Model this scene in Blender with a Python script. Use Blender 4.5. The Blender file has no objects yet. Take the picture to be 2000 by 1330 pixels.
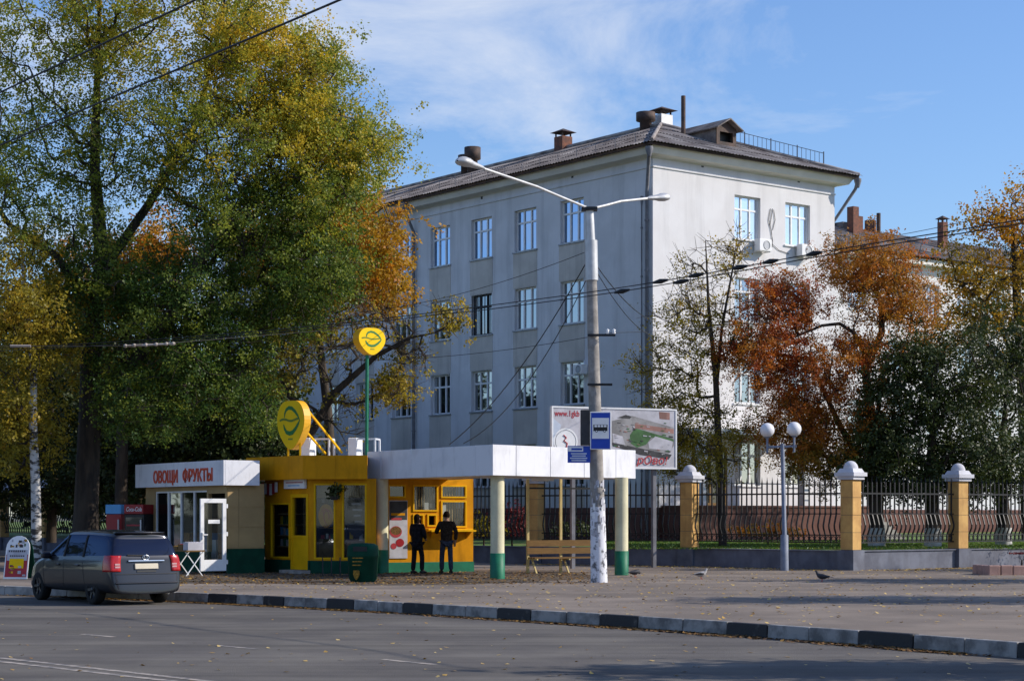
import bpy, bmesh, math, random
import numpy as np
from mathutils import Matrix, Vector
R = math.radians
random.seed(7); rng = np.random.default_rng(7)
SC = bpy.context.scene
COL = SC.collection

# ------------------------------------------------------------------ camera
F, HZ, EYE = 3600.0, 1005.0, 1.7          # focal length in photo pixels, horizon row, eye height
cam = bpy.data.cameras.new('camera'); camo = bpy.data.objects.new('camera', cam); COL.objects.link(camo)
cam.sensor_width = 36; cam.sensor_fit = 'HORIZONTAL'; cam.lens = F / 2000 * 36
cam.shift_y = (HZ - 665) / 2000; cam.clip_start = 0.5; cam.clip_end = 3000
camo.location = (0, 0, EYE); camo.rotation_euler = (R(90), 0, 0)
SC.camera = camo
SC.view_settings.view_transform = 'Standard'; SC.view_settings.look = 'None'
SC.view_settings.exposure = 0.2; SC.view_settings.gamma = 1.0

# ------------------------------------------------------------------ sky and sun
SUN_AZ, SUN_EL = -2.0, 31.0               # from +X towards +Y, elevation
world = bpy.data.worlds.new('World'); SC.world = world; world.use_nodes = True
nt = world.node_tree; nt.nodes.clear()
wo = nt.nodes.new('ShaderNodeOutputWorld'); bg = nt.nodes.new('ShaderNodeBackground')
sky = nt.nodes.new('ShaderNodeTexSky'); sky.sky_type = 'NISHITA'; sky.sun_disc = False
sky.sun_elevation = R(SUN_EL); sky.sun_rotation = R(90 - SUN_AZ)
sky.air_density = 1.2; sky.dust_density = 0.3; sky.ozone_density = 2.6
tc = nt.nodes.new('ShaderNodeTexCoord'); mp = nt.nodes.new('ShaderNodeMapping')
mp.inputs['Scale'].default_value = (2.2, 2.2, 6.5); mp.inputs['Location'].default_value = (2.2, 9.0, 5.1)
mp.inputs['Rotation'].default_value = (0, R(-18), 0)
nz = nt.nodes.new('ShaderNodeTexNoise'); nz.inputs['Scale'].default_value = 1.6; nz.inputs['Detail'].default_value = 9
nz.inputs['Roughness'].default_value = 0.62; nz.inputs['Distortion'].default_value = 0.7
rp = nt.nodes.new('ShaderNodeValToRGB'); rp.color_ramp.elements[0].position = 0.50; rp.color_ramp.elements[1].position = 0.74
rp.color_ramp.elements[1].color = (0.75, 0.75, 0.75, 1)
mx = nt.nodes.new('ShaderNodeMix'); mx.data_type = 'RGBA'; mx.inputs[7].default_value = (6.2, 6.4, 6.8, 1)
L = nt.links.new
L(tc.outputs['Generated'], mp.inputs['Vector']); L(mp.outputs[0], nz.inputs['Vector']); L(nz.outputs['Fac'], rp.inputs[0])
L(rp.outputs['Color'], mx.inputs[0]); hs = nt.nodes.new('ShaderNodeMix'); hs.data_type = 'RGBA'; hs.blend_type = 'MULTIPLY'; hs.inputs[0].default_value = 1.0; hs.inputs[7].default_value = (0.75, 0.90, 1.20, 1); L(sky.outputs[0], hs.inputs[6]); L(hs.outputs[2], mx.inputs[6]); L(mx.outputs[2], bg.inputs[0])
bg.inputs[1].default_value = 0.125; L(bg.outputs[0], wo.inputs[0])
sl = bpy.data.lights.new('sun', 'SUN'); so = bpy.data.objects.new('sun', sl); COL.objects.link(so)
sl.energy = 4.4; sl.angle = R(0.53); sl.color = (1.0, 0.92, 0.81)
sd = Vector((math.cos(R(SUN_AZ)) * math.cos(R(SUN_EL)), math.sin(R(SUN_AZ)) * math.cos(R(SUN_EL)), math.sin(R(SUN_EL))))
so.rotation_euler = sd.to_track_quat('Z', 'Y').to_euler(); so.location = (40, 0, 30)

# ------------------------------------------------------------------ helpers
def P(px, py, Y):                         # photo pixel at a known distance
    return Vector(((px - 1000) / F * Y, Y, EYE - (py - HZ) / F * Y))
def G(px, py, z=0.0):                     # photo pixel on a level surface
    return P(px, py, F * (EYE - z) / (py - HZ))

MATS = {}
def mat(name, col, rough=0.7, var=0.12, scale=6.0, bump=0.0, metal=0.0, spec=0.4, col2=None, mix=(0.42, 0.62), detail=6, bscale=None, stretch=None, streak=None, coat=0.0):
    """plain surface whose colour wanders between col and col2 with a noise"""
    if name in MATS: return MATS[name]
    m = bpy.data.materials.new(name); m.use_nodes = True; MATS[name] = m
    t = m.node_tree; b = t.nodes['Principled BSDF']
    b.inputs['Roughness'].default_value = rough; b.inputs['Metallic'].default_value = metal
    b.inputs['Specular IOR Level'].default_value = spec
    g = t.nodes.new('ShaderNodeNewGeometry')
    src = g.outputs['Position']
    if stretch:
        q = t.nodes.new('ShaderNodeMapping'); q.inputs['Scale'].default_value = stretch; t.links.new(src, q.inputs['Vector']); src = q.outputs[0]
    n = t.nodes.new('ShaderNodeTexNoise'); n.inputs['Scale'].default_value = scale; n.inputs['Detail'].default_value = detail
    n.inputs['Roughness'].default_value = 0.6; t.links.new(src, n.inputs['Vector'])
    r = t.nodes.new('ShaderNodeValToRGB'); r.color_ramp.elements[0].position = mix[0]; r.color_ramp.elements[1].position = mix[1]
    c1 = tuple(col); c2 = tuple(col2) if col2 else tuple(max(0, c * (1 - 2 * var)) for c in col)
    r.color_ramp.elements[0].color = (*c2, 1); r.color_ramp.elements[1].color = (*c1, 1)
    t.links.new(n.outputs['Fac'], r.inputs[0]); out = r.outputs[0]
    if streak:                                                   # long wear marks or rain streaks: (rotation, scale, strength, lo, hi)
        q = t.nodes.new('ShaderNodeMapping'); q.inputs['Rotation'].default_value = streak[0]; q.inputs['Scale'].default_value = streak[1]; q.vector_type = 'TEXTURE' if False else 'POINT'
        t.links.new(g.outputs['Position'], q.inputs['Vector']); n3 = t.nodes.new('ShaderNodeTexNoise'); n3.inputs['Scale'].default_value = 1.0; n3.inputs['Detail'].default_value = 7; n3.inputs['Roughness'].default_value = 0.65
        t.links.new(q.outputs[0], n3.inputs['Vector']); mr = t.nodes.new('ShaderNodeMapRange'); mr.inputs[1].default_value = streak[3]; mr.inputs[2].default_value = streak[4]; mr.inputs[3].default_value = 1 - streak[2]; mr.inputs[4].default_value = 1.0
        t.links.new(n3.outputs['Fac'], mr.inputs[0]); mm = t.nodes.new('ShaderNodeMix'); mm.data_type = 'RGBA'; mm.blend_type = 'MULTIPLY'; mm.inputs[0].default_value = 1.0
        t.links.new(out, mm.inputs[6]); t.links.new(mr.outputs[0], mm.inputs[7]); out = mm.outputs[2]
    t.links.new(out, b.inputs['Base Color'])
    if bump:
        n2 = t.nodes.new('ShaderNodeTexNoise'); n2.inputs['Scale'].default_value = bscale or scale * 6; n2.inputs['Detail'].default_value = 5
        t.links.new(src, n2.inputs['Vector'])
        bp = t.nodes.new('ShaderNodeBump'); bp.inputs['Strength'].default_value = bump; bp.inputs['Distance'].default_value = 0.02
        t.links.new(n2.outputs['Fac'], bp.inputs['Height']); t.links.new(bp.outputs[0], b.inputs['Normal'])
    if coat: b.inputs['Coat Weight'].default_value = coat; b.inputs['Coat Roughness'].default_value = 0.04
    return m

def glass_mat(name, base, gloss=0.3, rough=0.03, clear=0.0, tint=(0.85, 0.92, 1.0)):
    """window glass: mirror coat over the dark room, partly see-through when clear > 0"""
    m = bpy.data.materials.new(name); m.use_nodes = True; t = m.node_tree; t.nodes.clear(); MATS[name] = m
    o = t.nodes.new('ShaderNodeOutputMaterial'); d = t.nodes.new('ShaderNodeBsdfDiffuse'); d.inputs[0].default_value = (*base, 1)
    gl = t.nodes.new('ShaderNodeBsdfGlossy'); gl.inputs['Color'].default_value = (*tint, 1); gl.inputs['Roughness'].default_value = rough
    lw = t.nodes.new('ShaderNodeLayerWeight'); lw.inputs[0].default_value = 0.35
    mr = t.nodes.new('ShaderNodeMapRange'); mr.inputs[3].default_value = gloss; mr.inputs[4].default_value = min(1, gloss + 0.3)
    t.links.new(lw.outputs['Fresnel'], mr.inputs[0])
    n = t.nodes.new('ShaderNodeTexNoise'); n.inputs['Scale'].default_value = 0.9; bp = t.nodes.new('ShaderNodeBump')
    bp.inputs['Strength'].default_value = 0.05; bp.inputs['Distance'].default_value = 0.05
    g = t.nodes.new('ShaderNodeNewGeometry'); t.links.new(g.outputs['Position'], n.inputs['Vector']); t.links.new(n.outputs[0], bp.inputs['Height'])
    t.links.new(bp.outputs[0], gl.inputs['Normal'])
    body = d
    if clear:
        tr = t.nodes.new('ShaderNodeBsdfTransparent'); tr.inputs[0].default_value = (0.86, 0.9, 0.88, 1)
        ms = t.nodes.new('ShaderNodeMixShader'); ms.inputs[0].default_value = clear
        t.links.new(d.outputs[0], ms.inputs[1]); t.links.new(tr.outputs[0], ms.inputs[2]); body = ms
    ms2 = t.nodes.new('ShaderNodeMixShader'); t.links.new(mr.outputs[0], ms2.inputs[0])
    t.links.new(body.outputs[0], ms2.inputs[1]); t.links.new(gl.outputs[0], ms2.inputs[2]); t.links.new(ms2.outputs[0], o.inputs[0])
    return m

def leaf_mat(name, a, b, c, trans=0.42):
    """leaf colour runs a > b > c along each leaf's own tint value"""
    m = bpy.data.materials.new(name); m.use_nodes = True; t = m.node_tree; t.nodes.clear(); MATS[name] = m
    o = t.nodes.new('ShaderNodeOutputMaterial'); at = t.nodes.new('ShaderNodeAttribute'); at.attribute_name = 'tint'
    r = t.nodes.new('ShaderNodeValToRGB'); e = r.color_ramp.elements
    e[0].color = (*a, 1); e[1].color = (*c, 1); k = e.new(0.5); k.color = (*b, 1)
    t.links.new(at.outputs['Fac'], r.inputs[0])
    d = t.nodes.new('ShaderNodeBsdfPrincipled'); d.inputs['Roughness'].default_value = 0.5; d.inputs['Specular IOR Level'].default_value = 0.35
    tr = t.nodes.new('ShaderNodeBsdfTranslucent'); ms = t.nodes.new('ShaderNodeMixShader'); ms.inputs[0].default_value = trans
    t.links.new(r.outputs[0], d.inputs['Base Color']); t.links.new(r.outputs[0], tr.inputs[0])
    t.links.new(d.outputs[0], ms.inputs[1]); t.links.new(tr.outputs[0], ms.inputs[2]); t.links.new(ms.outputs[0], o.inputs[0])
    return m

def tag(o, label=None, cat=None, group=None, kind=None):
    if label: o['label'] = label
    if cat: o['category'] = cat
    if group: o['group'] = group
    if kind: o['kind'] = kind
    return o
def thing(name, label, cat, loc=(0, 0, 0), rz=0.0, group=None):
    o = bpy.data.objects.new(name, None); COL.objects.link(o); o.empty_display_size = 0.3
    o.location = loc; o.rotation_euler = (0, 0, rz)
    return tag(o, label, cat, group)
def rootmat(o):
    m = Matrix.Identity(4)
    while o is not None:
        m = o.matrix_basis @ m; o = o.parent
    return m
def put(name, me, m=None, parent=None, loc=None, rot=None):
    o = bpy.data.objects.new(name, me); COL.objects.link(o)
    if m is not None and not me.materials: me.materials.append(m)
    if parent is not None: o.parent = parent
    if loc is not None: o.location = loc
    if rot is not None: o.rotation_euler = rot
    return o
def copy_tree(o, parent=None):
    c = o.copy(); COL.objects.link(c)
    if parent is not None: c.parent = parent
    for ch in list(o.children): copy_tree(ch, c)
    return c

class MB:
    def __init__(s): s.v = []; s.f = []; s.smooth = []
    def add(s, vs, fs, sm=False):
        k = len(s.v); s.v += [tuple(p) for p in vs]; s.f += [tuple(i + k for i in f) for f in fs]; s.smooth += [sm] * len(fs); return s
    def hexa(s, c):                       # eight corners: bottom ring then top ring
        return s.add(c, [(3, 2, 1, 0), (4, 5, 6, 7), (0, 1, 5, 4), (1, 2, 6, 5), (2, 3, 7, 6), (3, 0, 4, 7)])
    def box(s, x0, x1, y0, y1, z0, z1, M=None):
        c = [Vector(p) for p in ((x0, y0, z0), (x1, y0, z0), (x1, y1, z0), (x0, y1, z0), (x0, y0, z1), (x1, y0, z1), (x1, y1, z1), (x0, y1, z1))]
        if M is not None: c = [M @ p for p in c]
        return s.hexa(c)
    def bar(s, a, b, w, h, up=(0, 0, 1)):
        a, b = Vector(a), Vector(b); d = (b - a).normalized(); u = Vector(up)
        if abs(d.dot(u)) > 0.98: u = Vector((1, 0, 0))
        x = d.cross(u).normalized() * w / 2; y = x.cross(d).normalized() * h / 2
        return s.hexa([a - x - y, a + x - y, a + x + y, a - x + y, b - x - y, b + x - y, b + x + y, b - x + y])
    def tube(s, pts, rad, n=8, cap=True, sm=True):
        pts = [Vector(p) for p in pts]; m = len(pts)
        if not hasattr(rad, '__len__'): rad = [rad] * m
        vs = []; prev = None
        for i, p in enumerate(pts):
            d = (pts[min(i + 1, m - 1)] - pts[max(i - 1, 0)]).normalized()
            if prev is None:
                u = Vector((0, 0, 1)) if abs(d.z) < 0.9 else Vector((1, 0, 0)); x = d.cross(u).normalized()
            else: x = (prev - d * prev.dot(d)).normalized()
            prev = x; y = d.cross(x)
            for k in range(n):
                a = 2 * math.pi * k / n; vs.append(p + (x * math.cos(a) + y * math.sin(a)) * rad[i])
        fs = [(i * n + k, i * n + (k + 1) % n, (i + 1) * n + (k + 1) % n, (i + 1) * n + k) for i in range(m - 1) for k in range(n)]
        s.add(vs, fs, sm)
        if cap: s.add(vs[:n], [tuple(range(n))[::-1]]); s.add(vs[-n:], [tuple(range(n))])
        return s
    def lathe(s, prof, c=(0, 0, 0), n=16, sm=True):
        c = Vector(c)
        vs = [c + Vector((r * math.cos(2 * math.pi * k / n), r * math.sin(2 * math.pi * k / n), z)) for r, z in prof for k in range(n)]
        fs = [(i * n + k, i * n + (k + 1) % n, (i + 1) * n + (k + 1) % n, (i + 1) * n + k) for i in range(len(prof) - 1) for k in range(n)]
        return s.add(vs, fs, sm)
    def prism(s, poly, d):                # closed outline (list of 3d points) pushed along vector d
        n = len(poly); a = [Vector(p) for p in poly]; b = [p + Vector(d) for p in a]
        return s.add(a + b, [tuple(range(n))[::-1], tuple(range(n, 2 * n))] + [(i, (i + 1) % n, n + (i + 1) % n, n + i) for i in range(n)])
    def mesh(s, name, inv=None):
        me = bpy.data.meshes.new(name)
        vs = s.v if inv is None else [tuple(inv @ Vector(p)) for p in s.v]
        me.from_pydata(vs, [], s.f); me.polygons.foreach_set('use_smooth', s.smooth)
        bm = bmesh.new(); bm.from_mesh(me); bmesh.ops.recalc_face_normals(bm, faces=bm.faces); bm.to_mesh(me); bm.free()
        return me
    def build(s, name, m, parent=None, world=True):
        inv = rootmat(parent).inverted() if (parent is not None and world) else None
        return put(name, s.mesh(name, inv), m, parent)

def bevel(o, w=0.01, seg=1):
    md = o.modifiers.new('bevel', 'BEVEL'); md.width = w; md.segments = seg; md.limit_method = 'ANGLE'; return o
def sheet(name, pts, m, z=None, parent=None, kind='structure'):
    mb = MB(); mb.add([(p[0], p[1], p[2] if z is None else z) for p in pts], [tuple(range(len(pts)))])
    return tag(mb.build(name, m, parent), kind=kind if parent is None else None)
def text_mesh(s, size, extrude=0.0, bold=0.0, shear=0.0, space=1.0):
    c = bpy.data.curves.new('lettering', 'FONT'); c.body = s; c.size = size; c.extrude = extrude; c.offset = bold; c.shear = shear
    c.align_x = 'LEFT'; c.space_character = space; c.resolution_u = 3
    o = bpy.data.objects.new('lettering', c); COL.objects.link(o)
    dg = bpy.context.evaluated_depsgraph_get(); dg.update()
    me = bpy.data.meshes.new_from_object(o.evaluated_get(dg)); bpy.data.objects.remove(o); me.materials.clear()
    return me
def baked(o):
    """replace an object's modifiers by their result"""
    dg = bpy.context.evaluated_depsgraph_get(); dg.update()
    me = bpy.data.meshes.new_from_object(o.evaluated_get(dg)); o.modifiers.clear(); o.data = me; return o

class Face:
    """a vertical wall plane standing between two ground points; u runs along it, d points out of it"""
    def __init__(s, a, b):
        s.a = Vector((a[0], a[1], 0)); s.b = Vector((b[0], b[1], 0)); s.len = (s.b - s.a).length
        s.t = (s.b - s.a).normalized(); s.n = Vector((s.t.y, -s.t.x, 0))
    def p(s, u, z, d=0.0): return s.a + s.t * u + s.n * d + Vector((0, 0, z))
    def u(s, px):
        r = (px - 1000) / F; return (r * s.a.y - s.a.x) / (s.t.x - r * s.t.y)
    def z(s, py, u): return EYE - (py - HZ) / F * (s.a.y + s.t.y * u)
    def uz(s, px, py): u = s.u(px); return u, s.z(py, u)
    def box(s, mb, u0, u1, z0, z1, d0, d1):
        return mb.hexa([s.p(u0, z0, d1), s.p(u1, z0, d1), s.p(u1, z0, d0), s.p(u0, z0, d0), s.p(u0, z1, d1), s.p(u1, z1, d1), s.p(u1, z1, d0), s.p(u0, z1, d0)])
    def frame(s, mb, u0, u1, z0, z1, w, d0, d1):
        s.box(mb, u0, u1, z0, z0 + w, d0, d1); s.box(mb, u0, u1, z1 - w, z1, d0, d1)
        s.box(mb, u0, u0 + w, z0 + w, z1 - w, d0, d1); s.box(mb, u1 - w, u1, z0 + w, z1 - w, d0, d1); return mb
    def quad(s, mb, u0, u1, z0, z1, d): return mb.add([s.p(u0, z0, d), s.p(u1, z0, d), s.p(u1, z1, d), s.p(u0, z1, d)], [(0, 1, 2, 3)])
    def wall(s, mb, u0, u1, z0, z1, ops, depth):
        """wall skin with rectangular openings (u0,u1,z0,z1) and their reveals"""
        us = sorted({u0, u1, *[o[0] for o in ops], *[o[1] for o in ops]}); zs = sorted({z0, z1, *[o[2] for o in ops], *[o[3] for o in ops]})
        for i in range(len(us) - 1):
            for j in range(len(zs) - 1):
                cu, cz = (us[i] + us[i + 1]) / 2, (zs[j] + zs[j + 1]) / 2
                if any(o[0] < cu < o[1] and o[2] < cz < o[3] for o in ops): continue
                s.quad(mb, us[i], us[i + 1], zs[j], zs[j + 1], 0)
        for a, b, c, d in ops:
            q = s.p
            mb.add([q(a, c), q(a, c, -depth), q(a, d, -depth), q(a, d)], [(0, 1, 2, 3)]); mb.add([q(b, c), q(b, d), q(b, d, -depth), q(b, c, -depth)], [(0, 1, 2, 3)])
            mb.add([q(a, c), q(b, c), q(b, c, -depth), q(a, c, -depth)], [(0, 1, 2, 3)]); mb.add([q(a, d), q(a, d, -depth), q(b, d, -depth), q(b, d)], [(0, 1, 2, 3)])
        return mb
    def rot(s): return (R(90), 0, math.atan2(s.t.y, s.t.x))     # lays a text mesh on the face

def lettering(s, face, u, z, d, size, m, parent, width=None, extrude=0.004, bold=0.0, shear=0.0, name='lettering'):
    me = text_mesh(s, size, extrude, bold, shear)
    o = put(name, me, m, parent); q = face.p(u, z, d)
    inv = rootmat(parent).inverted(); q = inv @ q
    o.location = q; rr = face.rot(); o.rotation_euler = (rr[0], 0, rr[2] - parent.rotation_euler.z)
    if width:
        w = max(v.co.x for v in me.vertices) - min(v.co.x for v in me.vertices); o.scale = (width / w, 1, 1)
    return o

# ------------------------------------------------------------------ materials
mat('asphalt', (0.172, 0.156, 0.136), 0.92, 0.1, 0.5, 0.5, spec=0.2, bscale=60, col2=(0.13, 0.118, 0.108), streak=((0, 0, R(46)), (0.05, 1.1, 1), 0.38, 0.35, 0.62))
mat('pavement', (0.27, 0.222, 0.182), 0.92, 0.1, 0.45, 0.4, spec=0.2, bscale=50, col2=(0.205, 0.17, 0.142), streak=((0, 0, R(20)), (0.12, 0.35, 1), 0.3, 0.35, 0.6))
mat('earth', (0.11, 0.08, 0.055), 0.95, 0.2, 1.6, 0.6, col2=(0.07, 0.055, 0.04))
mat('far_ground', (0.12, 0.12, 0.07), 0.95, 0.2, 0.1)
mat('lawn', (0.095, 0.18, 0.028), 0.95, 0.2, 1.2, 0.8, col2=(0.12, 0.1, 0.03), bscale=40, mix=(0.35, 0.55))
mat('paint_white', (0.31, 0.295, 0.28), 0.8, 0.2, 3.0, 0.3, col2=(0.13, 0.125, 0.12), mix=(0.38, 0.58))
mat('paint_black', (0.02, 0.02, 0.022), 0.7, 0.2, 4.0, 0.3, col2=(0.09, 0.085, 0.08), mix=(0.32, 0.42))
mat('kerb_concrete', (0.37, 0.35, 0.33), 0.9, 0.2, 3.0, 0.3, col2=(0.21, 0.2, 0.19), mix=(0.35, 0.6))
mat('road_paint', (0.42, 0.36, 0.3), 0.8, 0.2, 5.0, col2=(0.16, 0.15, 0.145), mix=(0.42, 0.58))
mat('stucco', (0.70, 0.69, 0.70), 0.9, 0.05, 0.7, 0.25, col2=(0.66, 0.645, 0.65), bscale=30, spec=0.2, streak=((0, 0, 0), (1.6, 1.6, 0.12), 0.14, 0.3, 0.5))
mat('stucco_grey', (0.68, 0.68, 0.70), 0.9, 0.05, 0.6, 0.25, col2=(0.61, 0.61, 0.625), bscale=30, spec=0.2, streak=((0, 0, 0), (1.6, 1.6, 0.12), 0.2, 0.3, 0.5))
mat('spandrel', (0.60, 0.56, 0.51), 0.9, 0.05, 0.9, 0.25, col2=(0.52, 0.485, 0.44), bscale=30, spec=0.2, streak=((0, 0, 0), (1.8, 1.8, 0.15), 0.22, 0.3, 0.5))
mat('cornice', (0.74, 0.71, 0.66), 0.85, 0.06, 0.8, 0.1)
mat('plinth_red', (0.15, 0.066, 0.05), 0.9, 0.12, 1.5, 0.3)
mat('slate', (0.25, 0.222, 0.208), 0.95, 0.2, 1.3, 0.3, col2=(0.085, 0.072, 0.07), mix=(0.36, 0.62), spec=0.15)
mat('slate_pale', (0.38, 0.345, 0.32), 0.95, 0.2, 1.3, 0.3, col2=(0.16, 0.13, 0.12), mix=(0.36, 0.62), spec=0.15)
mat('roof_board', (0.06, 0.05, 0.045), 0.9)
mat('rusty', (0.10, 0.06, 0.045), 0.75, 0.2, 3.0, 0.2, col2=(0.05, 0.035, 0.03))
mat('brick', (0.22, 0.085, 0.05), 0.9, 0.2, 5.0, 0.4, col2=(0.12, 0.06, 0.045))
mat('zinc', (0.34, 0.35, 0.37), 0.5, 0.1, 4.0, metal=0.5)
mat('galv', (0.6, 0.6, 0.6), 0.5, 0.1, 3.0, metal=0.3)
mat('white_frame', (0.78, 0.78, 0.78), 0.5, 0.03)
mat('dark_frame', (0.03, 0.03, 0.035), 0.6)
mat('pipe_grey', (0.2, 0.2, 0.22), 0.6, 0.15, 3)
mat('black_iron', (0.012, 0.012, 0.014), 0.5, 0.1, 5)
mat('parapet_paint', (0.165, 0.175, 0.215), 0.85, 0.12, 1.4, 0.2, col2=(0.115, 0.12, 0.15), streak=((0, 0, 0), (2, 2, 0.6), 0.3, 0.3, 0.5))
mat('pillar_tile', (0.62, 0.37, 0.12), 0.8, 0.08, 2.0, 0.1, col2=(0.5, 0.28, 0.09), streak=((0, 0, 0), (3, 3, 0.5), 0.3, 0.3, 0.5))
mat('pillar_cap', (0.58, 0.58, 0.62), 0.85, 0.08, 2.0, 0.1)
mat('lamp_blue', (0.2, 0.23, 0.3), 0.6, 0.1, 4)
mat('panel_white', (0.72, 0.72, 0.75), 0.5, 0.05, 1.5, col2=(0.62, 0.62, 0.65), mix=(0.3, 0.5), streak=((0, 0, 0), (3, 3, 0.8), 0.22, 0.28, 0.46))
mat('seam', (0.12, 0.12, 0.13), 0.8)
mat('column_cream', (0.68, 0.63, 0.42), 0.6, 0.08, 2.5)
mat('green_paint', (0.006, 0.17, 0.085), 0.55, 0.12, 3)
mat('green_dark', (0.004, 0.055, 0.03), 0.7, 0.15, 3, spec=0.15)
mat('ochre', (0.68, 0.285, 0.004), 0.6, 0.08, 1.6, spec=0.12, streak=((0, 0, 0), (4, 4, 0.6), 0.25, 0.3, 0.48))
mat('yellow', (0.8, 0.43, 0.005), 0.6, 0.06, 2, spec=0.12)
mat('sign_yellow', (0.88, 0.56, 0.006), 0.5, 0.04, 1.5, spec=0.12)
mat('sign_edge', (0.8, 0.4, 0.012), 0.5, 0.04, 1.5)
mat('logo_green', (0.02, 0.17, 0.03), 0.6, 0.05)
mat('beige_panel', (0.40, 0.27, 0.115), 0.7, 0.08, 1.5)
mat('red_letter', (0.62, 0.07, 0.025), 0.5, 0.05)
mat('interior', (0.045, 0.04, 0.035), 0.9)
mat('interior_warm', (0.16, 0.11, 0.045), 0.9)
mat('fridge_red', (0.33, 0.012, 0.018), 0.4, 0.05)
mat('fridge_blue', (0.12, 0.4, 0.75), 0.5, 0.05)
mat('black_plastic', (0.015, 0.015, 0.016), 0.5, 0.1)
mat('chrome', (0.7, 0.7, 0.7), 0.2, 0.03, metal=1.0)
mat('sign_blue', (0.012, 0.06, 0.42), 0.45, 0.04)
mat('sign_white', (0.8, 0.8, 0.8), 0.5, 0.03)
mat('concrete', (0.36, 0.33, 0.30), 0.9, 0.15, 4.0, 0.3, col2=(0.24, 0.22, 0.2))
mat('whitewash', (0.7, 0.7, 0.74), 0.9, 0.2, 7.0, 0.4, col2=(0.12, 0.12, 0.13), mix=(0.36, 0.48))
mat('bark', (0.07, 0.052, 0.038), 0.95, 0.2, 5.0, 0.8, col2=(0.035, 0.028, 0.022), stretch=(1, 1, 0.25), bscale=20)
mat('birch_bark', (0.5, 0.48, 0.45), 0.85, 0.2, 3.2, 0.2, col2=(0.05, 0.045, 0.04), mix=(0.44, 0.52), stretch=(1, 1, 3.0))
mat('twig', (0.10, 0.075, 0.055), 0.95)
mat('lime_band', (0.55, 0.55, 0.53), 0.9, 0.15, 4)
mat('bench_wood', (0.18, 0.095, 0.022), 0.7, 0.12, 4, stretch=(1, 1, 8))
mat('post_cream', (0.62, 0.48, 0.2), 0.6)
mat('wire', (0.012, 0.012, 0.013), 0.6)
mat('insulator', (0.5, 0.42, 0.36), 0.5)
mat('pink_block', (0.42, 0.26, 0.22), 0.9, 0.1, 4, 0.2)
mat('car_paint', (0.02, 0.021, 0.027), 0.4, 0.03, 2, metal=0.75, spec=0.5, coat=0.6)
mat('rubber', (0.012, 0.012, 0.012), 0.9)
mat('rim', (0.05, 0.05, 0.055), 0.4, 0.1, metal=0.7)
mat('tail_red', (0.42, 0.008, 0.007), 0.2, 0.05, spec=0.6)
mat('tail_clear', (0.6, 0.35, 0.35), 0.2, 0.05, spec=0.6)
mat('plate', (0.62, 0.55, 0.42), 0.6, 0.03)
mat('skin', (0.36, 0.2, 0.14), 0.6, 0.05)
mat('cloth_black', (0.017, 0.016, 0.021), 0.95, 0.25, 14, 0.6, spec=0.1)
mat('cloth_brown', (0.04, 0.029, 0.024), 0.95, 0.25, 14, 0.6, spec=0.1)
mat('denim', (0.035, 0.045, 0.075), 0.9, 0.2, 12)
mat('hair', (0.014, 0.009, 0.006), 0.95, spec=0.05)
mat('pigeon_grey', (0.05, 0.05, 0.06), 0.7, 0.2, 20)
mat('pigeon_pale', (0.42, 0.4, 0.4), 0.7, 0.2, 20)
mat('poster_sky', (0.5, 0.56, 0.66), 0.6, 0.05)
mat('poster_red', (0.4, 0.03, 0.04), 0.6, 0.05)
mat('poster_pale', (0.5, 0.49, 0.53), 0.6, 0.1, 3)
mat('poster_green', (0.06, 0.16, 0.05), 0.7, 0.2, 3)
mat('poster_grey', (0.3, 0.29, 0.29), 0.7, 0.2, 2)
mat('poster_dark', (0.05, 0.05, 0.055), 0.7, 0.2, 3)
mat('poster_brick', (0.33, 0.17, 0.14), 0.7, 0.2, 2)
mat('leaf_yellow', (0.5, 0.27, 0.03), 0.8, 0.3, 30)
mat('leaf_brown', (0.22, 0.11, 0.03), 0.9, 0.3, 30)
glass_mat('glass_sky', (0.02, 0.035, 0.06), 0.3, tint=(0.5, 0.65, 0.88))  # blue of the mirrored sky put into base and tint, top row
glass_mat('glass_dark', (0.018, 0.02, 0.021), 0.07)
glass_mat('glass_curtain', (0.2, 0.2, 0.19), 0.07)
glass_mat('glass_blind', (0.40, 0.45, 0.5), 0.3)
glass_mat('glass_shop', (0.02, 0.02, 0.02), 0.07, clear=0.75)
glass_mat('glass_car', (0.006, 0.006, 0.008), 0.05, tint=(0.5, 0.65, 1.0))
M = MATS

# ------------------------------------------------------------------ ground, road, kerb, pavement, lawn
ROAD_Z = -0.2
kp = np.array([(30, 1145.5), (340, 1157), (700, 1172.5), (1000, 1189), (1250, 1204.5), (1500, 1221), (1700, 1235), (1990, 1255)])
kc = np.polyfit(kp[:, 0], kp[:, 1], 3)
def kerb_at(px): v = G(px, float(np.polyval(kc, px))); return Vector((v.x, v.y, 0))
KL, KR = kerb_at(20), kerb_at(2000)
kerb_line = [KL + Vector((-0.79, 0.61, 0)) * 120, KL + Vector((-0.79, 0.61, 0)) * 40] + [kerb_at(x) for x in range(20, 2001, 36)] + [KR + Vector((0.6, -0.8, 0)) * 60]
sheet('ground', [(-1500, -300), (1500, -300), (1500, 2500), (-1500, 2500)], M['far_ground'], -0.24)
sheet('road', [(-140, -60), (90, -60), (90, 125), (-140, 125)], M['asphalt'], ROAD_Z)
mb = MB(); vs = []
for p in kerb_line: vs += [(p.x + 0.05, p.y + 0.06, 0.0), (p.x + 0.05, p.y + 160, 0.0)]
mb.add(vs, [(2 * i, 2 * i + 2, 2 * i + 3, 2 * i + 1) for i in range(len(kerb_line) - 1)])
tag(mb.build('pavement', M['pavement']), kind='structure')
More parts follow.
